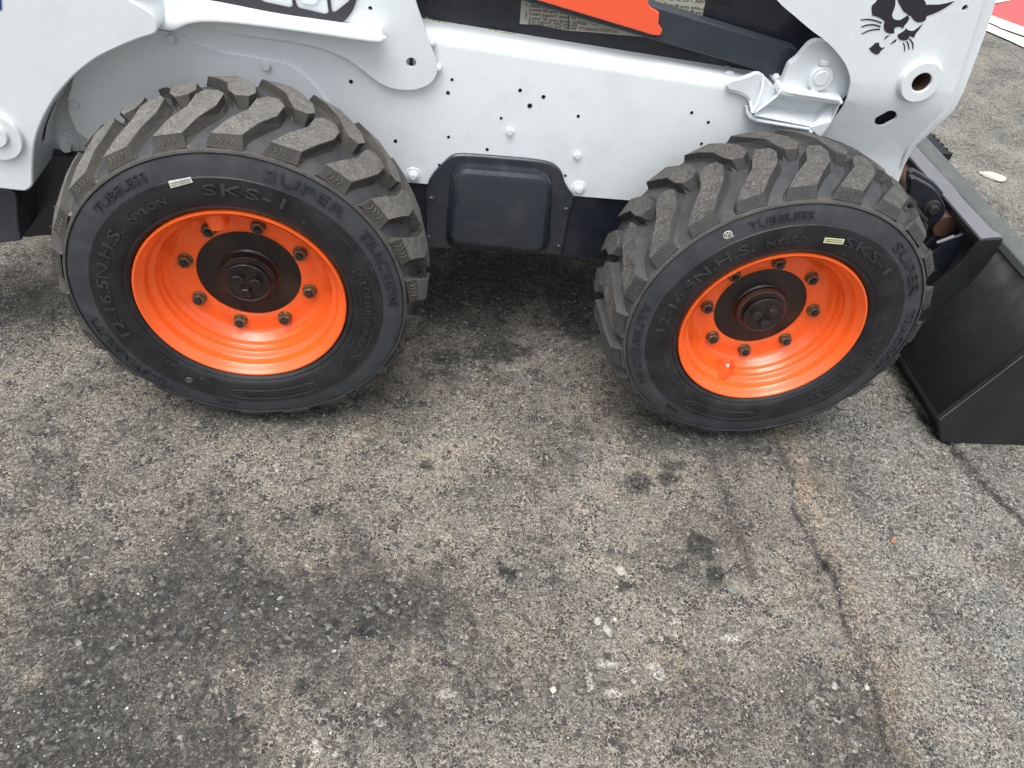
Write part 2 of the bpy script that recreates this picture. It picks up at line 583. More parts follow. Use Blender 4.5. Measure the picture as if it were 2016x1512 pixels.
def groundmat():
    m, nt, b = newmat('worn_asphalt')
    pos = geo_pos(nt)
    def attr(n):
        a = N(nt, 'ShaderNodeAttribute'); a.attribute_name = n
        return a.outputs['Fac']
    A = {k: attr(k) for k in ('sand', 'stain', 'chalk', 'dark', 'coarse', 'crack')}
    # warp
    wn_ = noise(nt, 130, 2, .5, pos)
    wv = N(nt, 'ShaderNodeVectorMath', operation='MULTIPLY_ADD')
    nt.links.new(wn_.outputs['Color'], wv.inputs[0])
    wv.inputs[1].default_value = (.011, .011, 0)
    nt.links.new(pos, wv.inputs[2])
    wpos = wv.outputs[0]

    def vor(scale, feat='F1', v=None):
        n = N(nt, 'ShaderNodeTexVoronoi', feature=feat)
        n.inputs['Scale'].default_value = scale
        nt.links.new(v if v is not None else wpos, n.inputs['Vector'])
        return n
    vf, ve = vor(128), vor(128, 'DISTANCE_TO_EDGE')
    vfs, ves = vor(250), vor(250, 'DISTANCE_TO_EDGE')
    vf2, ve2 = vor(58), vor(58, 'DISTANCE_TO_EDGE')
    big = noise(nt, 3.2, 6, .62, pos)
    mid = noise(nt, 26, 6, .65, pos)
    sm = noise(nt, 120, 5, .75, pos)
    fine = noise(nt, 300, 5, .8, pos)
    sep = N(nt, 'ShaderNodeSeparateColor'); nt.links.new(vf2.outputs['Color'], sep.inputs[0])
    sepf = N(nt, 'ShaderNodeSeparateColor'); nt.links.new(vf.outputs['Color'], sepf.inputs[0])
    sepg = N(nt, 'ShaderNodeSeparateColor'); nt.links.new(vfs.outputs['Color'], sepg.inputs[0])

    def add(a_, b_): return math_(nt, 'ADD', a_, b_)
    def sub(a_, b_): return math_(nt, 'SUBTRACT', a_, b_)
    def mul(a_, b_, c_=False): return math_(nt, 'MULTIPLY', a_, b_, clamp=c_)
    # thr: how much of the pale fines still fills the gaps between the stones
    thr = add(.075, mul(sub(big.outputs[0], .5), .42))
    thr = add(thr, mul(sub(mid.outputs[0], .5), .34))
    thr = add(thr, mul(sub(sm.outputs[0], .5), .22))
    rag = add(.72, mul(mid.outputs[0], .9))
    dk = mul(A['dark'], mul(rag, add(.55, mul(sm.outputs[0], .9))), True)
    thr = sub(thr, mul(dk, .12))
    thr = sub(thr, mul(A['stain'], .10))
    thr = add(thr, mul(A['sand'], .12))
    thr = add(thr, mul(A['chalk'], .05))
    s1 = mul(sub(ve.outputs['Distance'], thr), 11.0, True)
    s3 = mul(sub(ves.outputs['Distance'], thr), 8.0, True)
    blend = ramp(nt, noise(nt, 13, 5, .7, pos).outputs[0], [(.44, (0, 0, 0)), (.60, (1, 1, 1))])
    s13 = mixf = add(mul(s1, sub(1.0, blend.outputs[0])), mul(s3, blend.outputs[0]))
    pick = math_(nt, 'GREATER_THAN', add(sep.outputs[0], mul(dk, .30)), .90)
    s2 = mul(mul(sub(ve2.outputs['Distance'], .15), 9.0, True), pick)
    stone = math_(nt, 'MAXIMUM', s13, s2)
    stops = [(.0, (.030, .031, .033)), (.30, (.050, .050, .050)), (.62, (.085, .082, .077)), (.84, (.135, .13, .12)), (.93, (.22, .215, .20)), (1.0, (.38, .37, .345))]
    sca = ramp(nt, sepf.outputs[0], stops)
    scb = ramp(nt, sepg.outputs[0], stops)
    scol = mixc(nt, blend.outputs[0], sca.outputs[0], scb.outputs[0])
    sc2 = ramp(nt, sep.outputs[1], [(.0, (.050, .054, .056)), (.5, (.075, .077, .077)), (1.0, (.11, .106, .098))])
    scol = mixc(nt, s2, scol, sc2.outputs[0])
    scol = mixc(nt, 1.0, scol, ramp(nt, fine.outputs[0], [(.3, (.55, .55, .55)), (.7, (1.35, 1.35, 1.32))]).outputs[0], 'MULTIPLY')
    mix_m = add(mul(fine.outputs[0], .45), mul(sm.outputs[0], .55))
    mcol = ramp(nt, mix_m, [(.36, (.095, .088, .079)), (.48, (.25, .235, .212)), (.62, (.50, .475, .435))])
    mcoarse = ramp(nt, mix_m, [(.38, (.085, .087, .085)), (.48, (.23, .232, .224)), (.60, (.56, .56, .54))])
    mc = mixc(nt, mul(A['coarse'], .8), mcol.outputs[0], mcoarse.outputs[0])
    tint = noise(nt, 6, 5, .65, pos)
    tcol = ramp(nt, tint.outputs[0], [(.34, (.80, .82, .82)), (.5, (1, .985, .96)), (.66, (1.10, 1.02, .94))])
    mc = mixc(nt, 1.0, mc, tcol.outputs[0], 'MULTIPLY')
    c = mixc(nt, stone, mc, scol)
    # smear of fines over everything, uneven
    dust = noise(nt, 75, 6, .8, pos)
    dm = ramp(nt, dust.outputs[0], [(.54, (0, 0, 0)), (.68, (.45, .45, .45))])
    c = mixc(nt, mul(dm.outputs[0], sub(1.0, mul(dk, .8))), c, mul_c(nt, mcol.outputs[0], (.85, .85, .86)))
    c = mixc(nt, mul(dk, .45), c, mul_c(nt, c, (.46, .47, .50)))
    n80 = noise(nt, 48, 6, .75, pos)
    jit = sub(n80.outputs[0], .5)
    stn = mul(add(mul(A['stain'], 1.2), mul(jit, 1.0)), math_(nt, 'GREATER_THAN', A['stain'], .01), True)
    c = mixc(nt, mul(stn, .72), c, mul_c(nt, c, (.38, .40, .43)))
    sandc = ramp(nt, mix_m, [(.40, (.085, .066, .050)), (.5, (.27, .215, .165)), (.60, (.52, .44, .34))])
    snd = mul(mul(A['sand'], add(.25, mul(mid.outputs[0], 1.5))), .72, True)
    c = mixc(nt, snd, c, sandc.outputs[0])
    ch0 = add(mul(A['chalk'], 1.2), mul(jit, 3.0))
    ch1 = ramp(nt, ch0, [(.40, (0, 0, 0)), (.85, (1, 1, 1))]).outputs[0]
    ch1 = mul(ch1, mul(A['chalk'], 3.0, True))
    chk = mul(ch1, ramp(nt, mix_m, [(.44, (0, 0, 0)), (.54, (1, 1, 1))]).outputs[0], True)
    c = mixc(nt, mul(chk, .58), c, (.70, .69, .66))
    sp = vor(95, 'F1', pos)
    ssp = N(nt, 'ShaderNodeSeparateColor'); nt.links.new(sp.outputs['Color'], ssp.inputs[0])
    spk = mul(math_(nt, 'GREATER_THAN', ssp.outputs[0], .95), math_(nt, 'LESS_THAN', sp.outputs['Distance'], .20))
    c = mixc(nt, mul(spk, .6), c, (.56, .545, .50))
    ck = mul(A['crack'], add(.55, mul(sm.outputs[0], .9)), True)
    c = mixc(nt, ck, c, (.018, .016, .015))
    c = mul_c(nt, c, (.955, .95, .905))
    nt.links.new(c, b.inputs['Base Color'])
    b.inputs['Roughness'].default_value = .85
    b.inputs['Specular IOR Level'].default_value = .3
    h = math_(nt, 'MULTIPLY', stone, .9)
    h = math_(nt, 'ADD', h, math_(nt, 'MULTIPLY', mix_m, 1.6))
    h = math_(nt, 'ADD', h, math_(nt, 'MULTIPLY', s2, .6))
    h = math_(nt, 'SUBTRACT', h, math_(nt, 'MULTIPLY', A['crack'], 2.0))
    bump(nt, b, h, 1.0, .0026)
    return m


GROUND = groundmat()
gm.materials.append(GROUND)
ground = bpy.data.objects.new('ground', gm)
C.objects.link(ground)
ground['kind'] = 'structure'
ground['label'] = 'worn asphalt yard with pale fines, cracks, stains and a sandy seam'


def stonemat(name, cols, sc_=160):
    m, nt, b = newmat(name)
    n1 = noise(nt, sc_, 6, .7, geo_pos(nt))
    oi = N(nt, 'ShaderNodeObjectInfo')
    d = ramp(nt, n1.outputs[0], [(.3, cols[0]), (.55, cols[1]), (.75, cols[2])])
    v = math_(nt, 'MULTIPLY_ADD', oi.outputs['Random'], .6); nt.nodes[-1].inputs[2].default_value = .7
    cc = N(nt, 'ShaderNodeVectorMath', operation='SCALE')
    nt.links.new(d.outputs[0], cc.inputs[0]); nt.links.new(v, cc.inputs['Scale'])
    nt.links.new(cc.outputs[0], b.inputs['Base Color'])
    b.inputs['Roughness'].default_value = .75
    bump(nt, b, n1.outputs[0], .6, .001)
    return m


ST_DARK = stonemat('dark_stone', ((.045, .048, .052), (.075, .078, .080), (.13, .13, .125)))
ST_GREY = stonemat('grey_stone', ((.22, .22, .21), (.38, .38, .355), (.56, .56, .53)))
ST_WHITE = stonemat('pale_stone', ((.30, .275, .22), (.52, .49, .41), (.70, .68, .60)))
ST_BROWN = stonemat('brown_stone', ((.18, .08, .05), (.30, .15, .09), (.4, .22, .14)))
ST_GREEN = stonemat('grey_green_stone', ((.11, .13, .12), (.17, .19, .17), (.28, .30, .27)))


def stone_mesh(name, sub, mat, seed, rx, ry, rz):
    r_ = random.Random(seed)
    bm = bmesh.new()
    bmesh.ops.create_icosphere(bm, subdivisions=sub, radius=1)
    cuts = [(Vector((r_.uniform(-1, 1), r_.uniform(-1, 1), r_.uniform(-.4, 1))).normalized(), r_.uniform(.55, .85)) for _ in range(7)]
    for v in bm.verts:
        for n_, d_ in cuts:
            k = v.co.dot(n_)
            if k > d_:
                v.co -= n_ * (k - d_)
        v.co *= 1 + r_.uniform(-.05, .05)
        v.co = Vector((v.co.x * rx, v.co.y * ry, v.co.z * rz))
    me = bpy.data.meshes.new(name)
    bm.to_mesh(me); bm.free()
    me.materials.append(mat)
    me.polygons.foreach_set('use_smooth', [True] * len(me.polygons))
    me.set_sharp_from_angle(angle=math.radians(28))
    return me


# stones set in the asphalt, each its own piece
protos = [stone_mesh('stone', 2, ST_DARK, 100 + k, 1, random.uniform(.5, .8), .35) for k in range(7)]
protos += [stone_mesh('stone', 2, ST_GREEN, 140 + k, 1, random.uniform(.5, .8), .35) for k in range(2)]
spots = [(140, 1207, 22), (448, 1218, 26), (318, 1168, 13), (268, 1192, 9), (505, 950, 20), (95, 960, 10), (185, 1140, 15), (75, 1115, 12), (80, 1178, 13), (40, 1205, 14),
         (205, 1195, 12), (382, 1105, 12), (488, 1032, 16), (555, 1120, 14), (367, 1240, 14), (520, 1180, 12), (552, 1178, 12), (585, 1180, 11), (312, 1305, 16), (235, 1360, 11),
         (100, 1340, 14), (70, 1378, 18), (115, 1295, 13), (725, 1238, 16), (710, 1070, 8), (1376, 962, 10), (1402, 960, 8), (1345, 1330, 9), (1640, 1270, 14), (1655, 1275, 12),
         (1620, 1240, 9), (1560, 1335, 14), (1575, 1215, 9), (1522, 1275, 13), (1680, 1350, 14), (1640, 1350, 10), (1690, 1450, 20), (1602, 1482, 12), (1700, 1388, 12), (1530, 1370, 10),
         (1550, 1430, 10), (1515, 1400, 12), (1645, 1405, 9), (1490, 1410, 10), (1290, 1412, 9), (1445, 1085, 7), (1530, 1090, 7), (1600, 1170, 9), (1625, 1190, 8), (300, 1435, 10),
         (195, 1452, 10), (550, 1300, 9), (430, 1330, 9), (620, 1160, 8), (35, 1450, 12), (160, 1480, 13), (250, 1330, 9), (470, 1260, 8), (20, 1330, 12), (350, 1180, 8)]
for i, (px, py, r) in enumerate(spots):
    p = gp(px, py); q = gp(px + r, py)
    s = float(np.hypot(*(q - p)[:2])) * .8
    o = bpy.data.objects.new('stone', protos[i % len(protos)])
    link(o, ground)
    o.location = (p[0], p[1], hgt(p[0], p[1]) - s * .35 * .60)
    o.scale = (s, s, s)
    o.rotation_euler = (random.uniform(-.06, .06), random.uniform(-.06, .06), random.uniform(0, 6.28))

# loose grit, nobody could count it
def grit():
    bm0 = bmesh.new(); bmesh.ops.create_icosphere(bm0, subdivisions=1, radius=1)
    bv = np.array([v.co[:] for v in bm0.verts]); bf = np.array([[v.index for v in f.verts] for f in bm0.faces])
    bm0.free()
    n = 9000
    # denser in the nearer, visible part of the yard
    px = rng.uniform(-60, 2060, n); py = rng.uniform(500, 1560, n)
    P = np.array([gp(a, b) for a, b in zip(px, py)])
    s = rng.gamma(2.0, .00055, n) + .0007
    nbase = len(s)
    for line, m_, w_, o_ in ((crack1, 2600, .020, .016), (crack2, 900, .014, .0), (seam3, 500, .010, .0)):
        line = np.array(line); seg = rng.integers(0, len(line) - 1, m_); t = rng.random((m_, 1))
        q = line[seg] * (1 - t) + line[seg + 1] * t
        dr = line[seg + 1] - line[seg]; dr /= np.linalg.norm(dr, axis=1, keepdims=True)
        nrm = np.stack([-dr[:, 1], dr[:, 0]], 1)
        q = q + nrm * (rng.normal(0, w_, (m_, 1)) + o_)
        P = np.concatenate([P, np.concatenate([q, np.zeros((m_, 1))], 1)])
        s = np.concatenate([s, rng.gamma(2.0, .0006, m_) + .0008])
    n = len(s)
    s = np.clip(s, 0, .0042)
    keep = ~((P[:, 1] > -.05) & (P[:, 1] < .34) & ((np.abs(P[:, 0]) < .14) | (np.abs(P[:, 0] - WB) < .14))) & (P[:, 1] < 1.2)
    nb0 = int(keep[:nbase].sum())
    P = P[keep]; s = s[keep]; n = len(s)
    z = np.array([hgt(a, b) for a, b, _ in P])
    ang = rng.uniform(0, 6.28, n)
    jit = 1 + rng.uniform(-.3, .3, (n, len(bv), 1))
    V = bv[None] * jit * np.stack([s, s * rng.uniform(.6, 1, n), s * rng.uniform(.35, .7, n)], -1)[:, None, :]
    c, sn = np.cos(ang)[:, None], np.sin(ang)[:, None]
    x = V[..., 0] * c - V[..., 1] * sn + P[:, 0:1]
    y = V[..., 0] * sn + V[..., 1] * c + P[:, 1:2]
    zz = V[..., 2] + (z + s * .28)[:, None]
    co = np.stack([x, y, zz], -1).reshape(-1, 3).astype(np.float32)
    F = (bf[None] + (np.arange(n) * len(bv))[:, None, None]).reshape(-1, 3)
    me = bpy.data.meshes.new('loose_grit')
    me.vertices.add(len(co)); me.vertices.foreach_set('co', co.ravel())
    me.loops.add(F.size); me.loops.foreach_set('vertex_index', F.ravel().astype(np.int32))
    me.polygons.add(len(F)); me.polygons.foreach_set('loop_start', np.arange(0, F.size, 3, dtype=np.int32))
    me.update()
    t = rng.random(n)
    col = np.zeros((n, 3))
    pal = np.array([[.05, .05, .05], [.09, .085, .08], [.14, .13, .12], [.22, .20, .17], [.34, .31, .26], [.60, .58, .53]])
    w = np.array([.24, .27, .2, .15, .11, .03]); w = w / w.sum()
    k = rng.choice(6, n, p=w)
    k[nb0:] = np.minimum(k[nb0:], rng.integers(0, 4, n - nb0))
    col = pal[k] * rng.uniform(.85, 1.15, (n, 1))
    att = me.attributes.new('tone', 'FLOAT_COLOR', 'POINT')
    att.data.foreach_set('color', np.repeat(np.concatenate([col, np.ones((n, 1))], 1), len(bv), 0).astype(np.float32).ravel())
    m, nt, b = newmat('grit')
    a = N(nt, 'ShaderNodeAttribute'); a.attribute_name = 'tone'
    nt.links.new(a.outputs['Color'], b.inputs['Base Color'])
    b.inputs['Roughness'].default_value = .8
    me.materials.append(m)
    o = bpy.data.objects.new('loose_grit', me)
    C.objects.link(o)
    o['kind'] = 'stuff'
    o['label'] = 'fine loose grit scattered over the asphalt'
    o['category'] = 'grit'


grit()

# far painted marking: cream stripes round a red field
def paintmat(name, col, wear):
    m, nt, b = newmat(name)
    pos = geo_pos(nt)
    n1 = noise(nt, 60, 7, .7, pos)
    k = ramp(nt, n1.outputs[0], [(wear, (0, 0, 0)), (wear + .06, (1, 1, 1))])
    c = mixc(nt, k.outputs[0], col, (.16, .15, .14))
    nt.links.new(c, b.inputs['Base Color'])
    b.inputs['Roughness'].default_value = .7
    bump(nt, b, n1.outputs[0], .4, .002)
    return m


CREAM = paintmat('cream_road_paint', (.74, .70, .56), .63)
RED = paintmat('red_road_paint', (.70, .085, .085), .72)
def ground_patch(name, pts, mat, z):
    v = [(*gp(a, b)[:2], z) for a, b in pts]
    return pydata(name, v, [tuple(range(len(v)))], mat, ground, smooth=False)


ground_patch('painted_panel', [(1925, 18), (2003, 0), (2130, -45), (2200, 120), (2016, 57), (1953, 32), (1925, 20)], RED, .006)
ground_patch('painted_stripe', [(1925, 22), (1951, 33), (2016, 57), (2200, 122), (2200, 140), (2016, 74), (1972, 59), (1946, 47), (1925, 40)], CREAM, .010)
ground_patch('painted_stripe', [(1925, 44), (1946, 50), (1972, 62), (2016, 78), (2200, 144), (2200, 170), (2016, 97), (1982, 81), (1940, 63), (1920, 55)], CREAM, .010)
ground_patch('painted_stripe', [(1925, 16), (1961, 8.5), (2003, 0), (2130, -45), (2120, -62), (1990, -12), (1925, 2)], CREAM, .010)

# ------------------------------------------------------------------ the loader
loader = bpy.data.objects.new('skid_steer_loader', None)
C.objects.link(loader)
loader.empty_display_size = .2
tag(loader, 'white skid steer loader with orange wheel rims and a black bucket, parked on asphalt', 'skid steer loader')


def part_empty(name, parent=loader, label=None):
    o = bpy.data.objects.new(name, None)
    link(o, parent)
    o.empty_display_size = .1
    if label:
        o['label'] = label
    return o


# ---- chassis
ZB = .111 + AX
def ztop(x):
    return .449 + AX - .0485 * (x - .38)


xs_end = float(at(1631, 240, .36)[0])
XL = -.62
cs_x = np.linspace(float(at(195, 230, .36)[0]), xs_end, 16)
vs, fs = [], []
prof_n = 9
for x in cs_x:
    zt = ztop(x)
    row = [(.372, ZB), (.36, ZB + .001), (.36, zt)]
    for k in range(1, 6):
        a = k / 5 * math.radians(80)
        row.append((.36 + .03 * (1 - math.cos(a)), zt + .03 * math.sin(a)))
    row.append((.52, row[-1][1] + .010))
    for y, z in row:
        vs.append((x, y, z))
for i in range(len(cs_x) - 1):
    for j in range(prof_n - 1):
        a = i * prof_n + j
        fs.append((a, a + prof_n, a + prof_n + 1, a + 1))
chassis = pydata('chassis_side', vs, fs, WHITE, loader, angle=50)
# lower black chain case
zq = float(at(130, 304, .37)[2])
xq = float(at(190, 300, .37)[0])
lo_poly = [(-.72, zq), (xq, zq), (xq + .01, ZB + .02), (1.22, ZB + .02), (1.22, AX), (1.16, -.078 + AX), (.39, -.078 + AX),
           (float(at(96, 462, .37)[0]), float(at(96, 462, .37)[2])), (-.72, float(at(0, 476, .37)[2]))]
prism('lower_chassis', lo_poly, .366, .50, BLACK, loader, bevel=.003)
# body behind, keeps the light out from underneath
box('belly_pan', (-.58, .50, .03 + AX - .08), (1.30, 1.42, ZB + .30), BLACK, loader, bevel=.004)
box('cab_body', (-.70, .56, .36 + AX), (1.25, 1.36, 1.35), BLACK, loader, bevel=.01)  # unseen cab body, added to block sky light from the far side
# front end of the frame seen through the gap beside the lift arm; grey paints in its shade
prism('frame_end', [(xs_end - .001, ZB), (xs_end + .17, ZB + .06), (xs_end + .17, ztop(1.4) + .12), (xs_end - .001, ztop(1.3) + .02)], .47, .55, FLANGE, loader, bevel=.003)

# sheet laid over the rear of the chassis side
rp = [(300, 60), (345, 66), (375, 78), (420, 95), (450, 104), (500, 112), (560, 124), (600, 148), (628, 178), (650, 215), (640, 300), (400, 420), (210, 320), (182, 284), (170, 273), (152, 262), (142, 240), (135, 218), (134, 195), (140, 172), (145, 150), (180, 90)]
prism('rear_side_sheet', smooth_poly(xz(rp, .354)), .354, .3595, WHITE, loader, bevel=.0015)
# corner frame plate behind it, with its long slot
fp = [(40, 60), (200, 60), (190, 300), (170, 309), (101, 303), (60, 345), (50, 300)]
slot = round_poly(xz([(93, 268), (88, 270), (87, 262), (95, 222), (103, 203), (106, 206), (100, 240), (97, 258)], .392), .004, 2)
prism('rear_frame_plate', xz(fp, .392), .392, .399, WHITE2, loader, holes=[slot])
slp = [at(a, b, .24) for a, b in ((66, 300), (71, 272), (81, 244), (92, 222))]
vs = [(p[0] + .0012 + q * .0016, y, p[2]) for y, q in ((.288, 0), (.302, 0)) for p in slp]
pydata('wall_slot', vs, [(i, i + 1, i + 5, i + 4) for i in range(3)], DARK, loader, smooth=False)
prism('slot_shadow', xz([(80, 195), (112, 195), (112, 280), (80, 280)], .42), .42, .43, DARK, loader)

# ---- rear upright (white, left edge of the picture)
up = [(-260, -260), (262, -260), (256, 0), (278, 12), (298, 26), (309, 44), (310, 60), (301, 69), (278, 76), (238, 92), (198, 111), (171, 129), (143, 153), (111, 190), (95, 216),
      (81, 244), (71, 272), (66, 300), (64, 340), (64, 364), (58, 372), (48, 376.5), (28, 375), (0, 372), (-260, 360)]
upp = smooth_poly(xz(up, .24), 4)
prism('rear_upright', upp, .24, .375, WHITE, loader, bevel=.004)
UPR = loader
def disc(name, px, py, y, r, h, mat, parent, n=40, hole=0.0, depth=.03, fillet=.002, n2=None):
    c = at(px, py, y - h)
    bm = bmesh.new()
    if hole:
        prof = [(r * 1.0, y + .001), (r, y - h + fillet), (r - fillet, y - h), (hole + fillet, y - h), (hole, y - h + fillet), (hole, y + depth)]
    else:
        prof = [(r, y + .001), (r, y - h + fillet), (r - fillet, y - h), (0, y - h)]
    lathe(bm, prof, c[0], c[2], n)
    return finish(bm, name, mat, parent, angle=40)


b1 = disc('pivot_boss', -12, 270, .24, .054, .012, WHITE, loader)
disc('pivot_pin', -14, 268, .228, .027, .008, WHITE, b1)
prism('blue_stripe', xz([(-90, -60), (1.5, -40), (2.5, 20), (-90, 26)], .238), .2385, .2402, BLUE, loader)
# black counterweight piece under it
cw = smooth_poly(xz([(-260, 372), (0, 372), (22, 375), (31, 382), (34, 395), (35, 430), (38, 455), (43, 473), (20, 477), (-260, 500)], .26), 3)
prism('rear_bumper', cw, .26, .50, COVER, loader, bevel=.003)

# ---- tailgate plate and its ledge
tp = [(340, -260), (800, -260), (808, -60), (818, 0), (835, 50.6), (852, 101), (859, 121), (860, 143), (848.6, 162), (826.7, 173.7), (803, 177), (776, 174.5), (751, 165), (734, 153.5), (708.6, 133),
      (683, 116), (658, 104.6), (634, 95), (607.5, 89), (560, 80), (476, 68), (424, 57), (370, 47), (345, 30)]
def circ(px, py, y, r, n=16):
    c = at(px, py, y)
    return [(float(c[0]) + r * math.cos(6.28318 * k / n), float(c[2]) + r * math.sin(6.28318 * k / n)) for k in range(n)]


PY = .343
tpp = smooth_poly(xz(tp, PY), 4)
plate = prism('tailgate_plate', tpp, PY, .353, WHITE, loader, holes=[circ(809.5, 123, PY, .011), circ(729, 16.5, PY, .0045)], angle=40)
c_ = at(809.5, 123, .3525)
box('keyhole_slot', (c_[0] - .0035, .352, c_[2] - .011), (c_[0] + .0035, .3533, c_[2] + .009), DARK, plate, bevel=0)
disc('hole_back', 729, 16.5, .3535, .006, .0005, DARK, plate, n=12, fillet=.0002)
for px, py in ((852, 84), (864, 134)):
    c = at(px, py, .35)
    bm = bmesh.new(); lathe(bm, [(.006, .36), (.006, .347), (.004, .344), (0, .3435)], c[0], c[2], 12)
    finish(bm, 'weld_bead', WHITE, plate)
# ledge: folded strip standing out from the plate
led_lo = [(310, 44), (312, 56.5), (330, 59), (343, 58), (361, 47.6), (383.5, 41.7), (423.7, 40), (498, 48), (560, 56), (675, 72.5), (744, 82.6), (753, 81), (757.6, 74)]
led_hi = [(318, -30), (320, -20), (335, -12), (350, -8), (370, -3), (388, 3), (428, 9), (500, 24), (560, 36), (675, 50), (735, 63), (745, 65), (752, 68)]
YL0, YL1 = .285, .335
vs, fs = [], []
n = len(led_lo)
for (a, b), (c, d) in zip(led_lo, led_hi):
    p = at(a, b, YL0); q = at(c, d, YL1)
    vs += [tuple(p - np.array([0, -.02, .0])), tuple(p), tuple(p + (q - p) * .12 + np.array([0, -.003, .004])), tuple(q), (q[0], PY, q[2] + .003)]
for i in range(n - 1):
    for j in range(4):
        a = i * 5 + j
        fs.append((a, a + 5, a + 6, a + 1))
led = pydata('tailgate_ledge', vs, fs, WHITE, loader, angle=40)
sm = led.modifiers.new('sub', 'SUBSURF'); sm.levels = 1; sm.render_levels = 1
so = led.modifiers.new('thick', 'SOLIDIFY'); so.thickness = .004; so.offset = -1
# black grille
gr = [(383, -40), (386, 3), (428, 9.5), (500, 21.5), (560, 33), (598, 41), (601, 38), (640, 43), (664, 45), (680, 40), (691, 26), (700, 6), (710, -40)]
GY_ = .338
holes = [round_poly(xz(h, GY_), .006, 3) for h in (
    [(430, -34), (496, -30), (502, 1.5), (484, -1), (440, -8)], [(508, -34), (573, -30), (576, 12), (571, 15.5), (519, 4.5), (511, -1)],
    [(580, -34), (640, -30), (647, 25), (641, 29), (586, 16), (581, 3)], [(646, -34), (700, -32), (688, 2), (659, 25), (653, 24)])]
grille = prism('grille', smooth_poly(xz(gr, GY_), 3, 30), GY_, .3425, GRILLE, loader, holes=holes)
prism('grille_step', round_poly(xz([(588, -30), (630, -30), (626, 6), (612, 9), (596, 6), (590, -2)], .340), .006, 3), .338, .3428, WHITE, grille, bevel=.0015)

# ---- chassis holes and bolts
hl = [(691, 161, 4), (653, 210, 3.2), (890, 157, 3.2), (882, 183, 3.8), (1024, 178, 3.8), (1070, 191, 4), (1043, 208.5, 5), (986.5, 233, 3), (1138.5, 229, 3.5), (883, 270, 3.2), (778.5, 278, 3.8),
      (959, 294.5, 3.6), (864.5, 325, 3), (1113, 346, 3), (1362, 222, 3.4), (1394.5, 241, 3.4), (1381, 283, 3.2)]
for px, py, r in hl:
    c = at(px, py, .3595)
    bm = bmesh.new()
    rr = r * .00098
    # a countersunk dark bore with a thin paint lip
    lathe(bm, [(rr * 1.25, .3602), (rr * 1.1, .3592), (rr, .3594), (rr * .9, .3598), (0, .3599)], c[0], c[2], 14)
    finish(bm, 'bolt_hole', DARK, chassis)


def bolt(px, py, y, r, hgt_, parent, mat=WHITE, washer=0.0, name='bolt', rot=.3):
    c = at(px, py, y - hgt_ * .6)
    bm = bmesh.new()
    if washer:
        lathe(bm, [(washer, y + .001), (washer, y - .002), (washer * .93, y - .003), (0, y - .003)], c[0], c[2], 24)
        lathe(bm, [(washer * .72, y - .002), (washer * .66, y - .006), (r * .9, y - .008), (0, y - .008)], c[0], c[2], 20)
    hexhead(bm, c[0], c[2], y, y - hgt_, r, rot)
    o = finish(bm, name, mat, parent, angle=25)
    return o


for px, py, r in ((1004, 260, .0088), (1137, 307, .0088), (524, 131, .0095), (337, 77, .0105), (146, 207, .0105)):
    bolt(px, py, .3535 if px < 600 else .36, r, .009, chassis, mat=WHITE2 if px < 600 else WHITE, rot=random.random(), washer=0)
bolt(813, 347, .36, .009, .014, chassis, washer=.019)
bolt(1140, 373, .36, .009, .014, chassis, washer=.019)
bolt(130, 288, .392, .014, .022, chassis, mat=WHITE2, washer=.026)

# ---- chain case cover between the wheels
co_pts = [(838, 488), (838, 379), (842, 367), (845, 356), (855.7, 340), (873.6, 322), (886, 311), (896.8, 306), (918, 305), (980.7, 309.6), (1052, 316), (1084, 322), (1098.6, 331), (1107.5, 343.6),
          (1112.9, 361.4), (1123.6, 379), (1130.7, 391), (1124, 415), (1113, 468.6), (1105.7, 503)]
cov = prism('chain_case_cover', smooth_poly(xz(co_pts, .350), 4), .350, .366, COVER, loader, bevel=.004)
ringsA = [(.3505, [(875, 490), (888, 318), (1088, 333), (1082, 499)], .05), (.335, [(879, 484), (891, 325), (1089, 341), (1078, 497)], .045), (.3335, [(881, 481), (893, 331), (1088, 346), (1076, 496)], .04),
          (.318, [(884, 478), (897, 340), (1087, 355), (1071, 495)], .03), (.3155, [(890, 473), (905, 349), (1080, 362), (1065, 490)], .02)]
vs, fs = [], []
for y, pts, r in ringsA:
    poly = round_poly(xz(pts, y), r, 6)
    m_ = len(poly)
    vs += [(x, y, z) for x, z in poly]
for k in range(len(ringsA) - 1):
    for i in range(m_):
        fs.append((k * m_ + i, k * m_ + (i + 1) % m_, (k + 1) * m_ + (i + 1) % m_, (k + 1) * m_ + i))
fs.append(tuple((len(ringsA) - 1) * m_ + i for i in range(m_)))
pydata('cover_dome', vs, fs, COVER, cov, angle=60)
for px, py in ((849.5, 393.6), (844, 470), (1114.6, 415), (1100, 488)):
    c = at(px, py, .346)
    bm = bmesh.new()
    lathe(bm, [(.0085, .351), (.0085, .3475), (.0065, .3455), (.003, .3452), (.0028, .347), (0, .347)], c[0], c[2], 18)
    finish(bm, 'cover_screw', COVER, cov)
# crumbs of rust and dry leaves along its lower lip
bm = bmesh.new()
for k in range(26):
    px = random.gauss(960, 42); py = 490.5 + (px - 840) * .047 + random.uniform(-3, 0)
    p = at(px, py, .346)
    s = random.uniform(.0015, .005)
    q = [Vector(p) + Vector((random.uniform(-s, s) * 1.6, random.uniform(-.003, .001), random.uniform(-s, s) * .6)) for _ in range(4)]
    v = [bm.verts.new(c) for c in q]
    for tr in ((0, 1, 2), (0, 2, 3), (0, 1, 3), (1, 2, 3)):
        bm.faces.new([v[i] for i in tr])
o = finish(bm, 'rust_flakes', RUST, cov, smooth=False); o['kind'] = 'stuff'

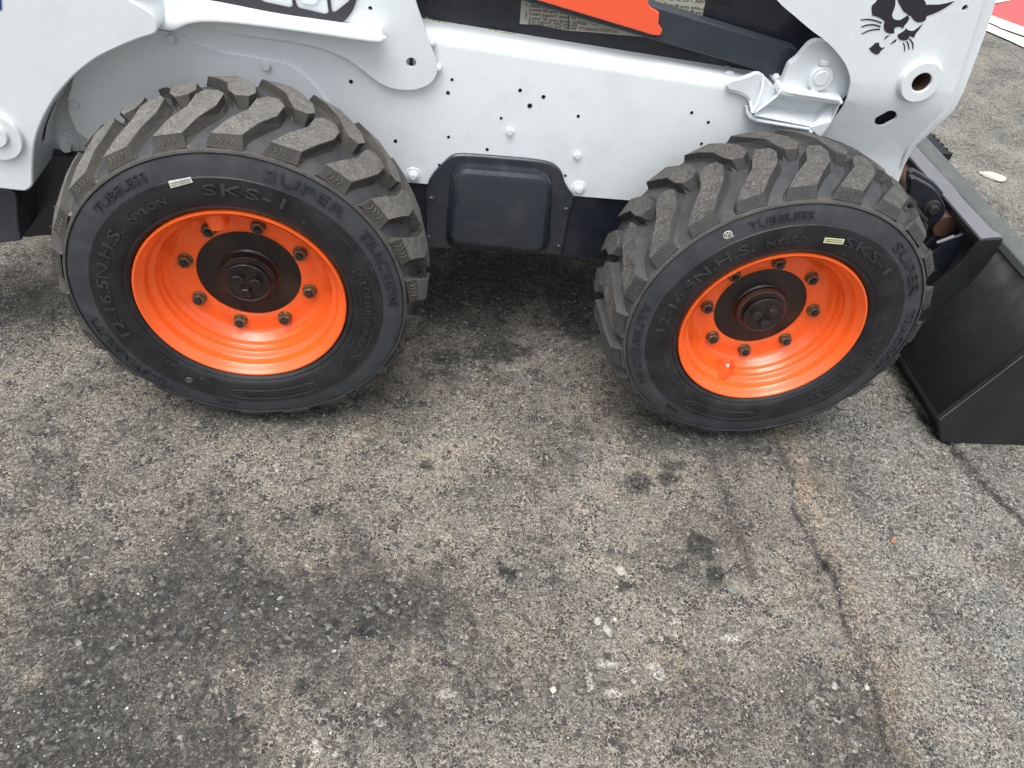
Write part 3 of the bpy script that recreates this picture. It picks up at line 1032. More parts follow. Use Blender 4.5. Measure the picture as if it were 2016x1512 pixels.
# ---- dark wall above the chassis, its label, the cylinder and its orange support
panel = prism('upper_side_wall', [(XL, ztop(XL) + .02), (1.62, ztop(1.62) + .02), (1.62, 1.10), (XL, 1.10)], .422, .45, BLACK, loader)
bolt(847, 6, .422, .008, .006, panel, mat=BLACK)
DY = .4205
lab = prism('instruction_label', xz([(1031, -60), (1023, 47), (1062, 50), (1116, 60), (1170, 64), (1229, 69.5), (1376, 82), (1382, 35), (1398, -40)], DY), DY, .4216, DECAL, panel)


def text_mesh(body, size, extrude=0.0, align='LEFT', offset=0.0):
    cu = bpy.data.curves.new('t', 'FONT')
    cu.body = body
    cu.size = size
    cu.extrude = extrude
    cu.align_x = align
    cu.resolution_u = 2
    cu.offset = offset
    o = bpy.data.objects.new('t', cu)
    C.objects.link(o)
    bpy.context.view_layer.update()
    dg = bpy.context.evaluated_depsgraph_get()
    me = bpy.data.meshes.new_from_object(o.evaluated_get(dg))
    bpy.data.objects.remove(o)
    bpy.data.curves.remove(cu)
    return me


def flat_text(body, px, py, y, size, mat, parent, name='printed_text', px2=None):
    """lettering on an upright plane; px2 gives the direction of the baseline"""
    me = text_mesh(body, size, .0002)
    p = at(px, py, y)
    d = (at(*px2, y) - p) if px2 else np.array([1.0, 0, 0])
    d[1] = 0
    d = d / np.linalg.norm(d)
    upd = np.array([-d[2], 0, d[0]])
    M = Matrix(((d[0], upd[0], 0, p[0]), (0, 0, -1, p[1]), (d[2], upd[2], 0, p[2]), (0, 0, 0, 1)))
    me.transform(M)
    me.materials.clear()
    return meshobj(me, name, mat, parent, smooth=False)


ty = DY - .0006
bl = (1300, 34)
for body, px, py, s in (("1. Raise lift arms fully", 1034, 13, .0105), ("   Lower lift arms until the", 1034, 21, .0105), ("2. Insert support; lower lift", 1033, 29, .0105), ("3. Lower lift arms slowly until lift", 1032, 37, .0105),
                        ("   arm support held securely", 1032, 43, .0105), ("   between arm and cylinder", 1032, 49, .0105)):
    flat_text(body, px, py, ty, s, INK, lab, px2=(px + 200, py + 20))
flat_text("STORAGE POSITION", 1139, 59, ty, .0098, INK, lab, px2=(1339, 76))
flat_text("REMOVE LIFT ARM SUPPORT:", 1296, -2, ty, .0135, INK, lab, px2=(1496, 18))
flat_text("1. Raise lift arms while second", 1297, 10, ty, .0105, INK, lab, px2=(1497, 34))
flat_text("   person holds lift arm support", 1300, 19, ty, .0105, INK, lab, px2=(1500, 42))
prism('label_rule', xz([(1120, 5), (1121.5, 5), (1119, 60), (1117.5, 60)], ty), ty - .0002, ty + .0002, INK, lab)
prism('label_rule', xz([(1289, -20), (1290.5, -20), (1288, 20), (1286.5, 20)], ty), ty - .0002, ty + .0002, INK, lab)
# small diagram: wheel outlines
for px in (1150, 1172):
    c = at(px, 40, ty)
    bm = bmesh.new()
    lathe(bm, [(.011, ty), (.0102, ty), (.0102, ty - .0003), (.011, ty - .0003)], c[0], c[2], 20, closed=True)
    finish(bm, 'label_drawing', INK, lab)

barp = [(400, -262), (1279, 8), (1572, 98), (1560, 116), (1550, 134), (1541, 159), (1521, 149), (1466, 131.5), (1380, 106), (1258, 71.5), (1121, 31.5), (1040, 6), (400, -195)]
bar = prism('lift_cylinder', xz(barp, .375), .375, .415, BARM, loader, bevel=.004)
orp = [(560, -150), (1052, -1), (1285, 69.5), (1300, 70.5), (1304.5, 60), (1296, 46), (1298, 25), (1281, 15), (1276, 8), (1277, -8), (560, -228)]
prism('lift_arm_support', xz(orp, .365), .365, .3745, ORANGE2, loader, bevel=.002)
# dry leaves caught behind the rail
bm = bmesh.new()
for (a, b, c, d) in ((838, 35, 880, 50), (862, 40, 868, 52), (960, 58, 1010, 70), (985, 64, 1015, 68)):
    for t in np.linspace(0, 1, 5)[:-1]:
        p = Vector(at(a + (c - a) * t, b + (d - b) * t, .415)); q = Vector(at(a + (c - a) * (t + .2), b + (d - b) * (t + .2) + random.uniform(-2, 2), .413))
        v = [bm.verts.new(p), bm.verts.new(q), bm.verts.new(q + Vector((0, -.002, .003))), bm.verts.new(p + Vector((0, -.002, .003)))]
        bm.faces.new(v)
o = finish(bm, 'leaf_litter', YEL, panel, smooth=False); o['kind'] = 'stuff'

# ---- front bracket that carries the cylinder pin
def z6(pts):
    return sc(pts, 1380, 60, .15873)


br = part_empty('cylinder_bracket')
lugp = z6([(1000, 690), (1010, 640), (1040, 560), (1085, 450), (1110, 410), (1190, 350), (1240, 295), (1290, 235), (1340, 180), (1385, 150), (1440, 130), (1530, 135), (1640, 170), (1760, 260), (1900, 500), (1900, 700), (1760, 850), (1740, 870)])
prism('pin_plate', smooth_poly(xz(lugp, .334), 4), .334, .352, WHITE, br, bevel=.005)
pb = disc('pin_head', *z6([(1495, 605)])[0], .334, .0275, .014, WHITE, br)
disc('pin_cap', *z6([(1500, 600)])[0], .320, .0175, .003, WHITE, pb)
for q in ((1545, 425), (1415, 762)):
    x_, y_ = z6([q])[0]
    c = at(x_, y_, .318)
    box('keeper_tab', (c[0] - .009, .320, c[2] - .006), (c[0] + .009, .335, c[2] + .006), WHITE, pb, bevel=.002)


def solid_from(pts3, name, mat, parent, th, bevel=.0015):
    """flat piece through given 3-D points, thickened"""
    bm = bmesh.new()
    bm.faces.new([bm.verts.new(tuple(map(float, p))) for p in pts3])
    o = finish(bm, name, mat, parent, smooth=False)
    so = o.modifiers.new('thick', 'SOLIDIFY'); so.thickness = th; so.offset = 0
    if bevel:
        m = o.modifiers.new('bevel', 'BEVEL'); m.width = bevel; m.segments = 2; m.limit_method = 'ANGLE'
    return o


def zp(q, y):
    a, b = z6([q])[0]
    return at(a, b, y)


A_ = zp((975, 765), .312); B_ = zp((1735, 885), .312)
solid_from([A_, B_, (B_[0], .358, B_[2] + .004), (A_[0], .358, A_[2] + .004)], 'shelf', WHITE, br, .017, .004)
bm = bmesh.new()
for k in range(2):
    pass
bm.free()
# weld fillet along the shelf edge
def tube(bm, pts, r, n=8):
    P = [Vector(tuple(map(float, p))) for p in pts]
    rings = []
    for i, p in enumerate(P):
        t = (P[min(i + 1, len(P) - 1)] - P[max(i - 1, 0)]).normalized()
        a = t.cross(Vector((0, 0, 1)))
        if a.length < 1e-3:
            a = t.cross(Vector((0, 1, 0)))
        a.normalize(); b = t.cross(a)
        rr = r[i] if isinstance(r, (list, tuple)) else r
        rings.append([bm.verts.new(p + (a * math.cos(6.28318 * k / n) + b * math.sin(6.28318 * k / n)) * rr) for k in range(n)])
    for a, b in zip(rings[:-1], rings[1:]):
        for k in range(n):
            bm.faces.new((a[k], a[(k + 1) % n], b[(k + 1) % n], b[k]))
    bm.faces.new(rings[0][::-1]); bm.faces.new(rings[-1])


bm = bmesh.new()
tube(bm, [zp((985, 745), .316), zp((1200, 780), .314), zp((1500, 825), .314), zp((1700, 850), .314), zp((1735, 900), .313)], [.004, .005, .0055, .007, .006])
tube(bm, [zp((1000, 700), .316), zp((980, 760), .313), zp((960, 790), .313)], .0035)
finish(bm, 'weld_bead', WHITE, br, angle=60)
# left gusset, sloping sill, right cheek
G0 = zp((660, 1020), .314)
solid_from([zp((980, 778), .314), zp((1000, 800), .357), zp((790, 960), .357), zp((660, 1060), .357), G0], 'side_gusset', WHITE, br, .006)
S0, S1 = zp((650, 1055), .318), zp((1345, 1195), .318)
S2, S3 = zp((1440, 1040), .357), zp((790, 945), .357)
solid_from([S0, S1, S2, S3], 'sill', WHITE, br, .005)
solid_from([zp((1725, 905), .314), zp((1660, 885), .356), zp((1420, 1050), .3565), zp((1350, 1210), .318), zp((1480, 1330), .318), zp((1620, 1140), .316)], 'side_cheek', WHITE, br, .006)
bm = bmesh.new()
tube(bm, [zp((560, 930), .352), zp((575, 1010), .350), zp((620, 1075), .340), zp((700, 1110), .326), zp((1000, 1165), .322), zp((1330, 1215), .322), zp((1360, 1260), .322)], [.004, .005, .006, .0055, .005, .005, .006])
tube(bm, [zp((340, 740), .354), zp((460, 765), .351), zp((560, 810), .350), zp((605, 870), .350), zp((640, 1000), .33)], [.004, .004, .004, .004, .005])
tube(bm, [zp((1150, 1040), .356), zp((1330, 1050), .356), zp((1400, 1090), .352)], [.004, .005, .006])
tube(bm, [zp((640, 1020), .314), zp((700, 900), .318), zp((760, 720), .33), zp((770, 600), .345)], [.005, .0035, .003, .003])
finish(bm, 'weld_bead', WHITE, br, angle=60)
earp = z6([(340, 735), (322, 690), (345, 640), (420, 615), (500, 600), (560, 580), (620, 555), (670, 535), (720, 530), (765, 548), (820, 600), (900, 690), (985, 780), (900, 860), (790, 950), (690, 1050), (640, 1010), (610, 880), (560, 810), (460, 765)])
prism('side_ear', smooth_poly(xz(earp, .345), 4), .345, .3585, WHITE, br, bevel=.004)
bolt(*z6([(1130, 990)])[0], .36, .007, .003, br, rot=.2)
bm = bmesh.new(); p = zp((330, 565), .40); lathe(bm, [(.016, .42), (.016, .392), (.012, .388), (0, .388)], p[0], p[2], 20)
finish(bm, 'hose_boss', WHITE, br)
bm = bmesh.new(); p = zp((935, 590), .37); lathe(bm, [(.010, .40), (.009, .365), (.006, .36), (0, .36)], p[0], p[2], 16)
finish(bm, 'pin_stub', WHITE, br)

# ---- lift arm (right, with the head emblem)
YA = .298
armp = [(1470, -260), (1497, -60), (1530, 0), (1565, 32), (1598, 60), (1627.6, 82), (1650, 106), (1665.7, 128), (1673.6, 150.5), (1675, 163), (1672, 187), (1664, 215.5), (1650, 242.5), (1632, 273),
        (1612, 306)]
tip = [(1781, 389)]
armr = [(1797.6, 342), (1816.6, 300), (1835.6, 277.6), (1873.7, 228), (1896, 182.5), (1911.7, 141), (1946, 49), (1961, 0), (2000, -120), (2040, -260)]
# hidden lower edge follows the tyre with clearance
low = [(0, 0)] + xz([(1606, 330), (1612, 380), (1680, 420), (1760, 410)], YA) + [(0, 0)]
tipw = xz(tip, YA)[0]
arm_poly = smooth_poly(xz(armp, YA), 4)[:-8] + low[1:-1] + [tipw] + smooth_poly(xz(armr, YA), 4)[:-5]
arm_poly = [p for i, p in enumerate(arm_poly) if i == 0 or math.dist(p, arm_poly[i - 1]) > .002]
oval = xz([(1757.5 + 13.5 * math.cos(a), 233.5 + 12.5 * math.sin(a)) for a in np.radians(np.arange(-140, 41, 20))] +
          [(1741.5 + 13.5 * math.cos(a), 244.5 + 12.5 * math.sin(a)) for a in np.radians(np.arange(40, 221, 20))], YA)
hole_b = circ(1816, 166, YA, .030, 24)
hole_s = circ(1900, 15.5, YA, .0065, 12)
arm_e = part_empty('lift_arm')
bm = bmesh.new()
faces = prism_bm(bm, arm_poly, YA, YA + .007, [oval, hole_b, hole_s])
zA = float(at(1760, 172, YA)[2]); zB_ = float(at(1740, 205, YA)[2]); zC = float(at(1745, 318, YA)[2]); zD = float(at(1745, 345, YA)[2])
for zc in (zA, (zA + zB_) / 2, zB_, (zB_ + zC) / 2, zC, (zC + zD) / 2, zD):
    g = bm.verts[:] + bm.edges[:] + bm.faces[:]
    bmesh.ops.bisect_plane(bm, geom=g, plane_co=(0, 0, zc), plane_no=(0, 0, 1))
for v in bm.verts:
    z = v.co.z
    def sl(z):
        # outward at the top, tucked in below the bend, upright again near the foot
        if z > zA: return 0.0
        if z > zB_: return (zA - z) / (zA - zB_) * .004
        if z > zC: return .004 + (zB_ - z) * .30
        if z > zD: return .004 + (zB_ - zC) * .30 + (zC - z) * .1
        return .004 + (zB_ - zC) * .30 + (zC - zD) * .1
    v.co.y += sl(z)
arm = finish(bm, 'arm_plate', WHITE, arm_e, angle=12)
# rolled front edge strip
bm = bmesh.new()
inner = [(2012, -260), (1975, -110), (1938, 0), (1925, 44), (1892, 148), (1876, 186), (1853, 226), (1817, 276), (1800, 306), (1786, 350)]
outer = [(2040, -260), (2000, -120), (1961, 0), (1946, 49), (1911.7, 141), (1896, 182.5), (1873.7, 228), (1835.6, 277.6), (1816.6, 300), (1797.6, 342)]
row0, row1, row2, row3 = [], [], [], []
for (a, b), (c, d) in zip(inner, outer):
    p = at(a, b, YA); q = at(c, d, YA)
    o_ = sl(p[2])
    row0.append(bm.verts.new((p[0], YA - .0004 + o_, p[2])))
    row1.append(bm.verts.new((p[0] + (q[0] - p[0]) * .25, YA - .005 + o_, p[2] + (q[2] - p[2]) * .25)))
    row2.append(bm.verts.new((p[0] + (q[0] - p[0]) * .8, YA - .004 + o_, p[2] + (q[2] - p[2]) * .8)))
    row3.append(bm.verts.new((q[0], YA + .016 + o_, q[2])))
for ra, rb in ((row0, row1), (row1, row2), (row2, row3)):
    for i in range(len(ra) - 1):
        bm.faces.new((ra[i], ra[i + 1], rb[i + 1], rb[i]))
finish(bm, 'arm_edge', WHITE, arm_e, angle=60)
# inner wall of the arm box so nothing shows through the openings
inw = xz([(1600, -260), (1640, 40), (1700, 110), (1720, 200), (1700, 290), (1790, 300), (1850, 180), (1900, 60), (1960, -260)], YA + .05)
prism('arm_inner_plate', inw, YA + .055, YA + .065, BLACK, arm_e)
# boss with its bore
c = at(1815, 163, YA - .015)
bm = bmesh.new()
rg = lathe(bm, [(.047, YA + .02), (.0465, YA - .012), (.044, YA - .015), (.0235, YA - .015), (.0215, YA - .013), (.0215, YA + .05)], c[0], c[2], 48)
boss = finish(bm, 'pivot_bushing', WHITE, arm_e, angle=40)
bm = bmesh.new()
lathe(bm, [(.0214, YA - .009), (.0210, YA + .03), (.0210, YA + .05), (0, YA + .05)], c[0], c[2], 32)
finish(bm, 'bushing_bore', RUST, boss)
bm = bmesh.new()
lathe(bm, [(.053, YA + .004), (.050, YA - .003), (.0472, YA - .006)], c[0], c[2], 40)
finish(bm, 'weld_bead', WHITE, boss, angle=60)


# emblem on the arm
def zr(pts):
    return sc(pts, 1600, 0, .20635)


EY = YA - .0012
emb = [
    smooth_poly([(565, 60), (600, 25), (640, -30), (700, -60), (785, -60), (790, 35), (775, 95), (758, 140), (770, 175), (800, 192), (840, 190), (880, 165), (905, 150), (925, 172), (905, 210), (875, 245), (862, 275), (850, 262), (820, 255), (785, 265),
                 (778, 290), (780, 315), (740, 320), (700, 305), (682, 275), (680, 235), (690, 210), (660, 180), (600, 155), (570, 150)], 3, 50),
    smooth_poly([(808, -60), (1000, -70), (1050, -20), (1075, 20), (1085, 48), (1120, 45), (1230, 42), (1355, 10), (1280, 65), (1180, 120), (1085, 155), (1078, 190), (1050, 208), (1000, 212), (970, 195), (950, 170), (935, 152), (905, 148), (915, 140), (870, 110), (840, 60), (815, 10)], 3, 50),
    smooth_poly([(815, 330), (850, 310), (880, 290), (890, 268), (915, 290), (960, 295), (1000, 270), (1052, 228), (1010, 290), (985, 320), (967, 362), (945, 350), (925, 345), (910, 375), (870, 388), (830, 375), (812, 350)], 3, 50),
    smooth_poly([(538, 465), (580, 430), (600, 408), (625, 410), (632, 402), (640, 440), (660, 458), (690, 452), (655, 480), (635, 510), (605, 521), (570, 500)], 3, 50),
    [(680, 380), (700, 347), (735, 336), (716, 352)], [(738, 418), (765, 402), (788, 378), (800, 374), (796, 395), (770, 412)]]


def stroke(pts, w):
    P = smooth_open(pts)
    L_, R_ = [], []
    for i, p in enumerate(P):
        t = (Vector(P[min(i + 1, len(P) - 1)]) - Vector(P[max(i - 1, 0)])).normalized()
        n_ = Vector((-t.y, t.x))
        k = i / (len(P) - 1)
        ww = w * (.35 + .65 * math.sin(min(1, k * 1.3 + .1) * 1.57)) * .5
        L_.append(tuple(Vector(p) + n_ * ww)); R_.append(tuple(Vector(p) - n_ * ww))
    return L_ + R_[::-1]


def smooth_open(pts):
    out = []
    for i in range(len(pts) - 1):
        p0 = Vector(pts[max(i - 1, 0)]); p1 = Vector(pts[i]); p2 = Vector(pts[i + 1]); p3 = Vector(pts[min(i + 2, len(pts) - 1)])
        for k in range(4):
            s = k / 4
            out.append(tuple(.5 * ((2 * p1) + (p2 - p0) * s + (2 * p0 - 5 * p1 + 4 * p2 - p3) * s * s + (3 * p1 - p0 - 3 * p2 + p3) * s**3)))
    out.append(tuple(pts[-1]))
    return out


emb += [stroke(s, w) for s, w in (([(458, 191), (520, 185), (590, 195), (660, 220)], 14), ([(464, 259), (520, 241), (590, 238), (648, 256)], 14), ([(468, 325), (530, 296), (590, 282), (643, 280)], 12),
                                  ([(877, 490), (879, 455), (868, 410)], 10), ([(920, 474), (915, 430), (898, 394)], 13), ([(957, 472), (955, 415), (925, 370)], 14))]
bm = bmesh.new()
for e in emb:
    poly = xz(zr(e), EY)
    vsf = [bm.verts.new((x, EY, z)) for x, z in poly]
    f = bm.faces.new(vsf)
    r = bmesh.ops.extrude_face_region(bm, geom=[f])
    for g in r['geom']:
        if isinstance(g, bmesh.types.BMVert):
            g.co.y = YA - .0001
bmesh.ops.triangulate(bm, faces=bm.faces[:])
finish(bm, 'emblem', INK, arm, smooth=False)

# ------------------------------------------------------------------ wheels
YC = .142                                    # middle of the tread
SIDEP = [(.2225, .014), (.225, .005), (.229, -.001), (.235, -.005), (.2385, -.0035), (.2415, -.0065), (.250, -.0095), (.265, -.0115), (.285, -.0115), (.3020, -.0100), (.3035, -.0075), (.318, -.0055), (.333, -.0025), (.3455, .0015), (.3468, .0048),
         (.3485, .0045), (.3493, -.0005), (.3535, .0015), (.3562, .0055), (.3570, .010), (.3605, .017), (.3665, .034), (.3725, .062), (.3765, .10), (.3775, .142)]


def ysurf(r):
    for (r0, y0), (r1, y1) in zip(SIDEP[:-1], SIDEP[1:]):
        if r0 <= r <= r1:
            return y0 + (y1 - y0) * (r - r0) / max(r1 - r0, 1e-9)
    return SIDEP[0][1] if r < SIDEP[0][0] else SIDEP[-1][1]


def squash(v):
    x, y, z = v
    t = min(max((-.20 - z) / .21, 0), 1)
    z2 = z + .014 * t ** 1.3
    if z2 < -.360:
        z2 = -.360 + (z2 + .360) * .86
    y2 = YC + (y - YC) * (1 + .085 * t * t)
    return (x, y2, max(z2, -.3915))


PITCH = 2 * math.pi / 22
NEAR = [(.0045, -.006, .066, 0), (.019, .000, .0635, 1), (.055, .0295, .0895, 1), (.090, .059, .1155, 1), (.130, .070, .1240, 1), (.149, .084, .112, 1)]


def crown(y):
    return .4035 - 1.15 * abs(y - YC) ** 1.9


def trough(y):
    return .3765 - 1.6 * abs(y - YC) ** 2.15


def lug_mesh(phase, mirror, jitter):
    """one tread block: cross-sections from the shoulder to the middle of the tread"""
    bm = bmesh.new()
    rows = []
    for i, (y, sl_, sr_2, top) in enumerate(NEAR):
        Rt = crown(y) if top else .3585
        Rb = trough(y) if top else .3550
        if i == 1:
            Rb = .3590
        dr = (.0075 if 0 < i < 4 else .004) if top else .002
        Rm = Rt - .62 * (Rt - Rb)
        s = [sl_ - dr - .003, sl_ - dr * .55, sl_ + .001, sr_2 - .001, sr_2 + dr * .55, sr_2 + dr + .003]
        rr = [Rb, Rm, Rt, Rt, Rm, Rb]
        row = []
        for k in range(6):
            j = jitter.uniform(-.0020, .0020)
            th = phase - (s[k] + j) / .398
            yy = y + jitter.uniform(-.0018, .0018) * (i > 0)
            if mirror:
                yy = 2 * YC - yy
            r_ = rr[k] + (jitter.uniform(-.0016, .0012) if k in (2, 3) else 0)
            row.append(bm.verts.new(squash((r_ * math.cos(th), yy, r_ * math.sin(th)))))
        rows.append(row)
    # nose that drops to the tread
    y, a_, b_, _ = NEAR[-1]
    nose = []
    for s in (a_ - .003, a_ - .001, (a_ * .62 + b_ * .38), (a_ * .38 + b_ * .62), b_ + .001, b_ + .003):
        th = phase - s / .398
        yy = y + .012
        if mirror:
            yy = 2 * YC - yy
        nose.append(bm.verts.new(squash((.3745 * math.cos(th), yy, .3745 * math.sin(th)))))
    rows.append(nose)
    for i, (ra, rb) in enumerate(zip(rows[:-1], rows[1:])):
        for k in range(5):
            f = bm.faces.new((ra[k], ra[k + 1], rb[k + 1], rb[k]))
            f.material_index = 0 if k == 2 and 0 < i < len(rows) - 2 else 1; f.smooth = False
    # close the underside
    loop = [r[0] for r in rows] + rows[-1][1:5] + [r[5] for r in rows[::-1]] + rows[0][4:0:-1]
    try:
        bm.faces.new(loop)
    except Exception:
        pass
    return bm


def arc_text(body, th0, th1, rmid, size, mat, parent, cx, yaw_extra=0, ext=.0019, name='raised_lettering'):
    """letters bent round the sidewall, reading clockwise, tops outwards"""
    me = text_mesh(body, size, ext, offset=.0)
    vs = np.empty(len(me.vertices) * 3, dtype=np.float32)
    me.vertices.foreach_get('co', vs); vs = vs.reshape(-1, 3)
    w = vs[:, 0].max() - vs[:, 0].min()
    u = (vs[:, 0] - vs[:, 0].min()) / w
    th = np.radians(th0 + (th1 - th0) * u)
    h0 = (vs[:, 1].max() + vs[:, 1].min()) * .5
    out = []
    for k in range(len(vs)):
        r = rmid + (vs[k, 1] - h0)
        y = ysurf(r) - vs[k, 2] - .0001
        p = squash((r * math.cos(th[k]), y, r * math.sin(th[k])))
        out.append((p[0] + cx, p[1], p[2] + AX))
    me.vertices.foreach_set('co', np.array(out, dtype=np.float32).ravel())
    me.update()
    me.materials.clear()
    o = meshobj(me, name, mat, parent, smooth=False)
    return o


def outline_arc(pts_rt, w, cx, parent, mat=TEXT, name='raised_outline', closed=True):
    """thin raised rib through (theta deg, r) points"""
    bm = bmesh.new()
    P = []
    m_ = len(pts_rt)
    rng_ = range(m_ if closed else m_ - 1)
    for i in rng_:
        (t0, r0), (t1, r1) = pts_rt[i], pts_rt[(i + 1) % m_]
        n_ = max(1, int(abs(t1 - t0) / 2))
        for k in range(n_):
            P.append((t0 + (t1 - t0) * k / n_, r0 + (r1 - r0) * k / n_))
    if not closed:
        P.append(pts_rt[-1])
    Q = []
    for t, r in P:
        p = squash((r * math.cos(math.radians(t)), ysurf(r) - .0004, r * math.sin(math.radians(t))))
        Q.append((p[0] + cx, p[1], p[2] + AX))
    if closed:
        Q.append(Q[0])
    tube(bm, Q, w, 5)
    return finish(bm, name, mat, parent, angle=60)


RIMP = [(.2225, .016), (.2238, .003), (.2222, -.0012), (.2185, -.0016), (.2155, .0015), (.2125, .008), (.2045, .0125), (.2020, .020), (.2000, .033), (.1965, .0375), (.1890, .0405), (.1868, .046), (.1862, .053), (.1815, .0575),
        (.1795, .066), (.1770, .072), (.1720, .0765), (.1690, .083), (.1640, .0895), (.1570, .0925), (.1400, .0935), (.1154, .0935), (.1140, .0950), (.1140, .1030)]


def build_wheel(cx, tph, rph, lugmat, flank, seed, label):
    """tph: turn of the tyre, rph: turn of the rim, in degrees"""
    jr = random.Random(seed)
    wh = part_empty('wheel', loader, label)
    # tyre
    bm = bmesh.new()
    prof = [(r, y) for r, y in SIDEP] + [(r, 2 * YC - y) for r, y in SIDEP[-2::-1]]
    rings = lathe(bm, prof, 0, 0, 144)
    for v in bm.verts:
        p = squash(v.co)
        v.co = Vector((p[0] + cx, p[1], p[2] + AX))
    for f in bm.faces:
        c_ = f.calc_center_median()
        r_ = math.hypot(c_.x - cx, c_.z - AX)
        f.material_index = 0 if r_ < .3035 else (1 if r_ < .3490 else (3 if r_ < .3570 else 2))
    ty_ = finish(bm, 'tyre', SIDE, wh, angle=28)
    ty_.data.materials.append(SIDE2); ty_.data.materials.append(TROUGH); ty_.data.materials.append(RIDGE)
    # lugs
    for k in range(22):
        for mirror in (False, True):
            ph = math.radians(93.5 + tph) + k * PITCH + (PITCH * .5 if mirror else 0)
            bm = lug_mesh(ph, mirror, jr)
            for v in bm.verts:
                v.co = Vector((v.co.x + cx, v.co.y, v.co.z + AX))
            finish(bm, 'tread_lug', lugmat, wh, bevel=.0011, seg=1, smooth=False).data.materials.append(flank)
    # tie bars between shoulder and tread, fine moulding hairs
    bm = bmesh.new()
    for k in range(22):
        ph = math.radians(93.5 + tph) + k * PITCH
        for q in range(9):
            i = jr.randrange(1, 5)
            y, a_, b_, _ = NEAR[i]
            s = a_ if jr.random() < .5 else b_
            th = ph - s / .398
            R_ = crown(y)
            d = Vector((math.cos(th), jr.uniform(-.4, .4), math.sin(th))) + Vector((jr.uniform(-.6, .6), jr.uniform(-.4, .2), jr.uniform(-.6, .6)))
            d.normalize()
            L_ = jr.uniform(.003, .007)
            base = Vector(squash((R_ * math.cos(th), y, R_ * math.sin(th)))) + Vector((cx, 0, AX))
            t1 = d.cross(Vector((0, 1, .3))).normalized() * .0005
            t2 = d.cross(t1).normalized() * .0005
            v = [bm.verts.new(base + t1), bm.verts.new(base - t1 * .5 + t2), bm.verts.new(base - t1 * .5 - t2), bm.verts.new(base + d * L_)]
            for tr in ((0, 1, 3), (1, 2, 3), (2, 0, 3)):
                bm.faces.new([v[i_] for i_ in tr])
    # vents on the sidewall
    for q in range(60):
        th = math.radians(jr.uniform(0, 360)); r = jr.choice((.2435, .262, .300, .3445))
        base = Vector(squash((r * math.cos(th), ysurf(r), r * math.sin(th)))) + Vector((cx, 0, AX))
        d = Vector((jr.uniform(-.5, .5), -1, jr.uniform(-.5, .5))).normalized()
        t1 = d.cross(Vector((0, 0, 1))).normalized() * .0007
        t2 = d.cross(t1).normalized() * .0007
        v = [bm.verts.new(base + t1), bm.verts.new(base - t1 * .5 + t2), bm.verts.new(base - t1 * .5 - t2), bm.verts.new(base + d * jr.uniform(.002, .005))]
        for tr in ((0, 1, 3), (1, 2, 3), (2, 0, 3)):
            bm.faces.new([v[i_] for i_ in tr])
    o = finish(bm, 'rubber_hairs', lugmat, wh, smooth=False); o['kind'] = 'stuff'
    # lettering
    T = tph
    arc_text("TUBELESS", 140.5 + T, 116.5 + T, .3255, .0235, TEXT2, wh, cx, ext=.0034)
    arc_text("SUPER", 77 + T, 47 + T, .3255, .030, TEXT2, wh, cx, ext=.0034)
    arc_text("TRACTION", 38 + T, 3 + T, .3255, .030, TEXT2, wh, cx, ext=.0034)
    arc_text("HI-STABILITY", 235 + T, 190 + T, .3255, .027, TEXT2, wh, cx, ext=.0034)
    arc_text("12-16.5N.H.S.", 203 + T, 141 + T, .2760, .034, TEXT, wh, cx, ext=.0030)
    arc_text("NYLON", 135 + T, 115 + T, .2700, .021, TEXT, wh, cx)
    arc_text("SKS-1", 99 + T, 67 + T, .2780, .032, TEXT, wh, cx, ext=.0032)
    arc_text("RIM GUARD", 245 + T, 220 + T, .2560, .015, TEXT, wh, cx)
    arc_text("LONERUNNER", 17 + T, -24 + T, .2720, .021, TEXT, wh, cx)
    arc_text("10PR", 262 + T, 254 + T, .318, .015, TEXT2, wh, cx, ext=.0034)
    outline_arc([(23 + T, .262), (20 + T, .2565), (-24 + T, .2565), (-29 + T, .262), (-30 + T, .272), (-28 + T, .283), (-24 + T, .2875), (18 + T, .2875), (23 + T, .282), (25 + T, .272)], .0009, cx, wh)
    outline_arc([(-58 + T, .272), (-60 + T, .266), (-97 + T, .266), (-100 + T, .272), (-101 + T, .281), (-99 + T, .289), (-95 + T, .293), (-63 + T, .293), (-59 + T, .289), (-57 + T, .281)], .0009, cx, wh)
    outline_arc([(55 + T, .2885), (53 + T, .2925), (46 + T, .2885), (30 + T, .2875), (28 + T, .283)], .0008, cx, wh, closed=False)
    for a in (20, -26, -61, -96):
        outline_arc([(a + 1.1 + T, .272), (a + .7 + T, .276), (a - .7 + T, .276), (a - 1.1 + T, .272), (a - .7 + T, .268), (a + .7 + T, .268)], .0007, cx, wh)
    # chevron marks moulded on the lug shoulders
    bm = bmesh.new()
    for k in range(22):
        ph = math.radians(93.5 + tph) + k * PITCH
        for q in range(4):
            P = []
            for t_ in (0, .5, 1):
                f = .25 + .5 * t_
                yy = .0045 + (.019 - .0045) * f - .0006
                rr = .3585 + (crown(.019) - .3585) * f + .0004
                s = .010 + q * .010 + (.005 if t_ == .5 else 0) + .004 * f
                th = ph - s / .405
                p = squash((rr * math.cos(th), yy, rr * math.sin(th)))
                P.append((p[0] + cx, p[1], p[2] + AX))
            tube(bm, P, .0007, 4)
    finish(bm, 'shoulder_chevrons', lugmat, wh, angle=60)['kind'] = 'stuff'
    # rim
    bm = bmesh.new()
    lathe(bm, RIMP, cx, AX, 128)
    rim = finish(bm, 'rim', ORANGE, wh, angle=50)
    # valve guard: half tube standing inwards from the rim wall
    R0 = math.radians(rph)
    a = R0 + math.radians(104)
    er = Vector((math.cos(a), 0, math.sin(a))); et = Vector((-math.sin(a), 0, math.cos(a))); ey = Vector((0, 1, 0))
    bm = bmesh.new()
    vo, vi = [], []
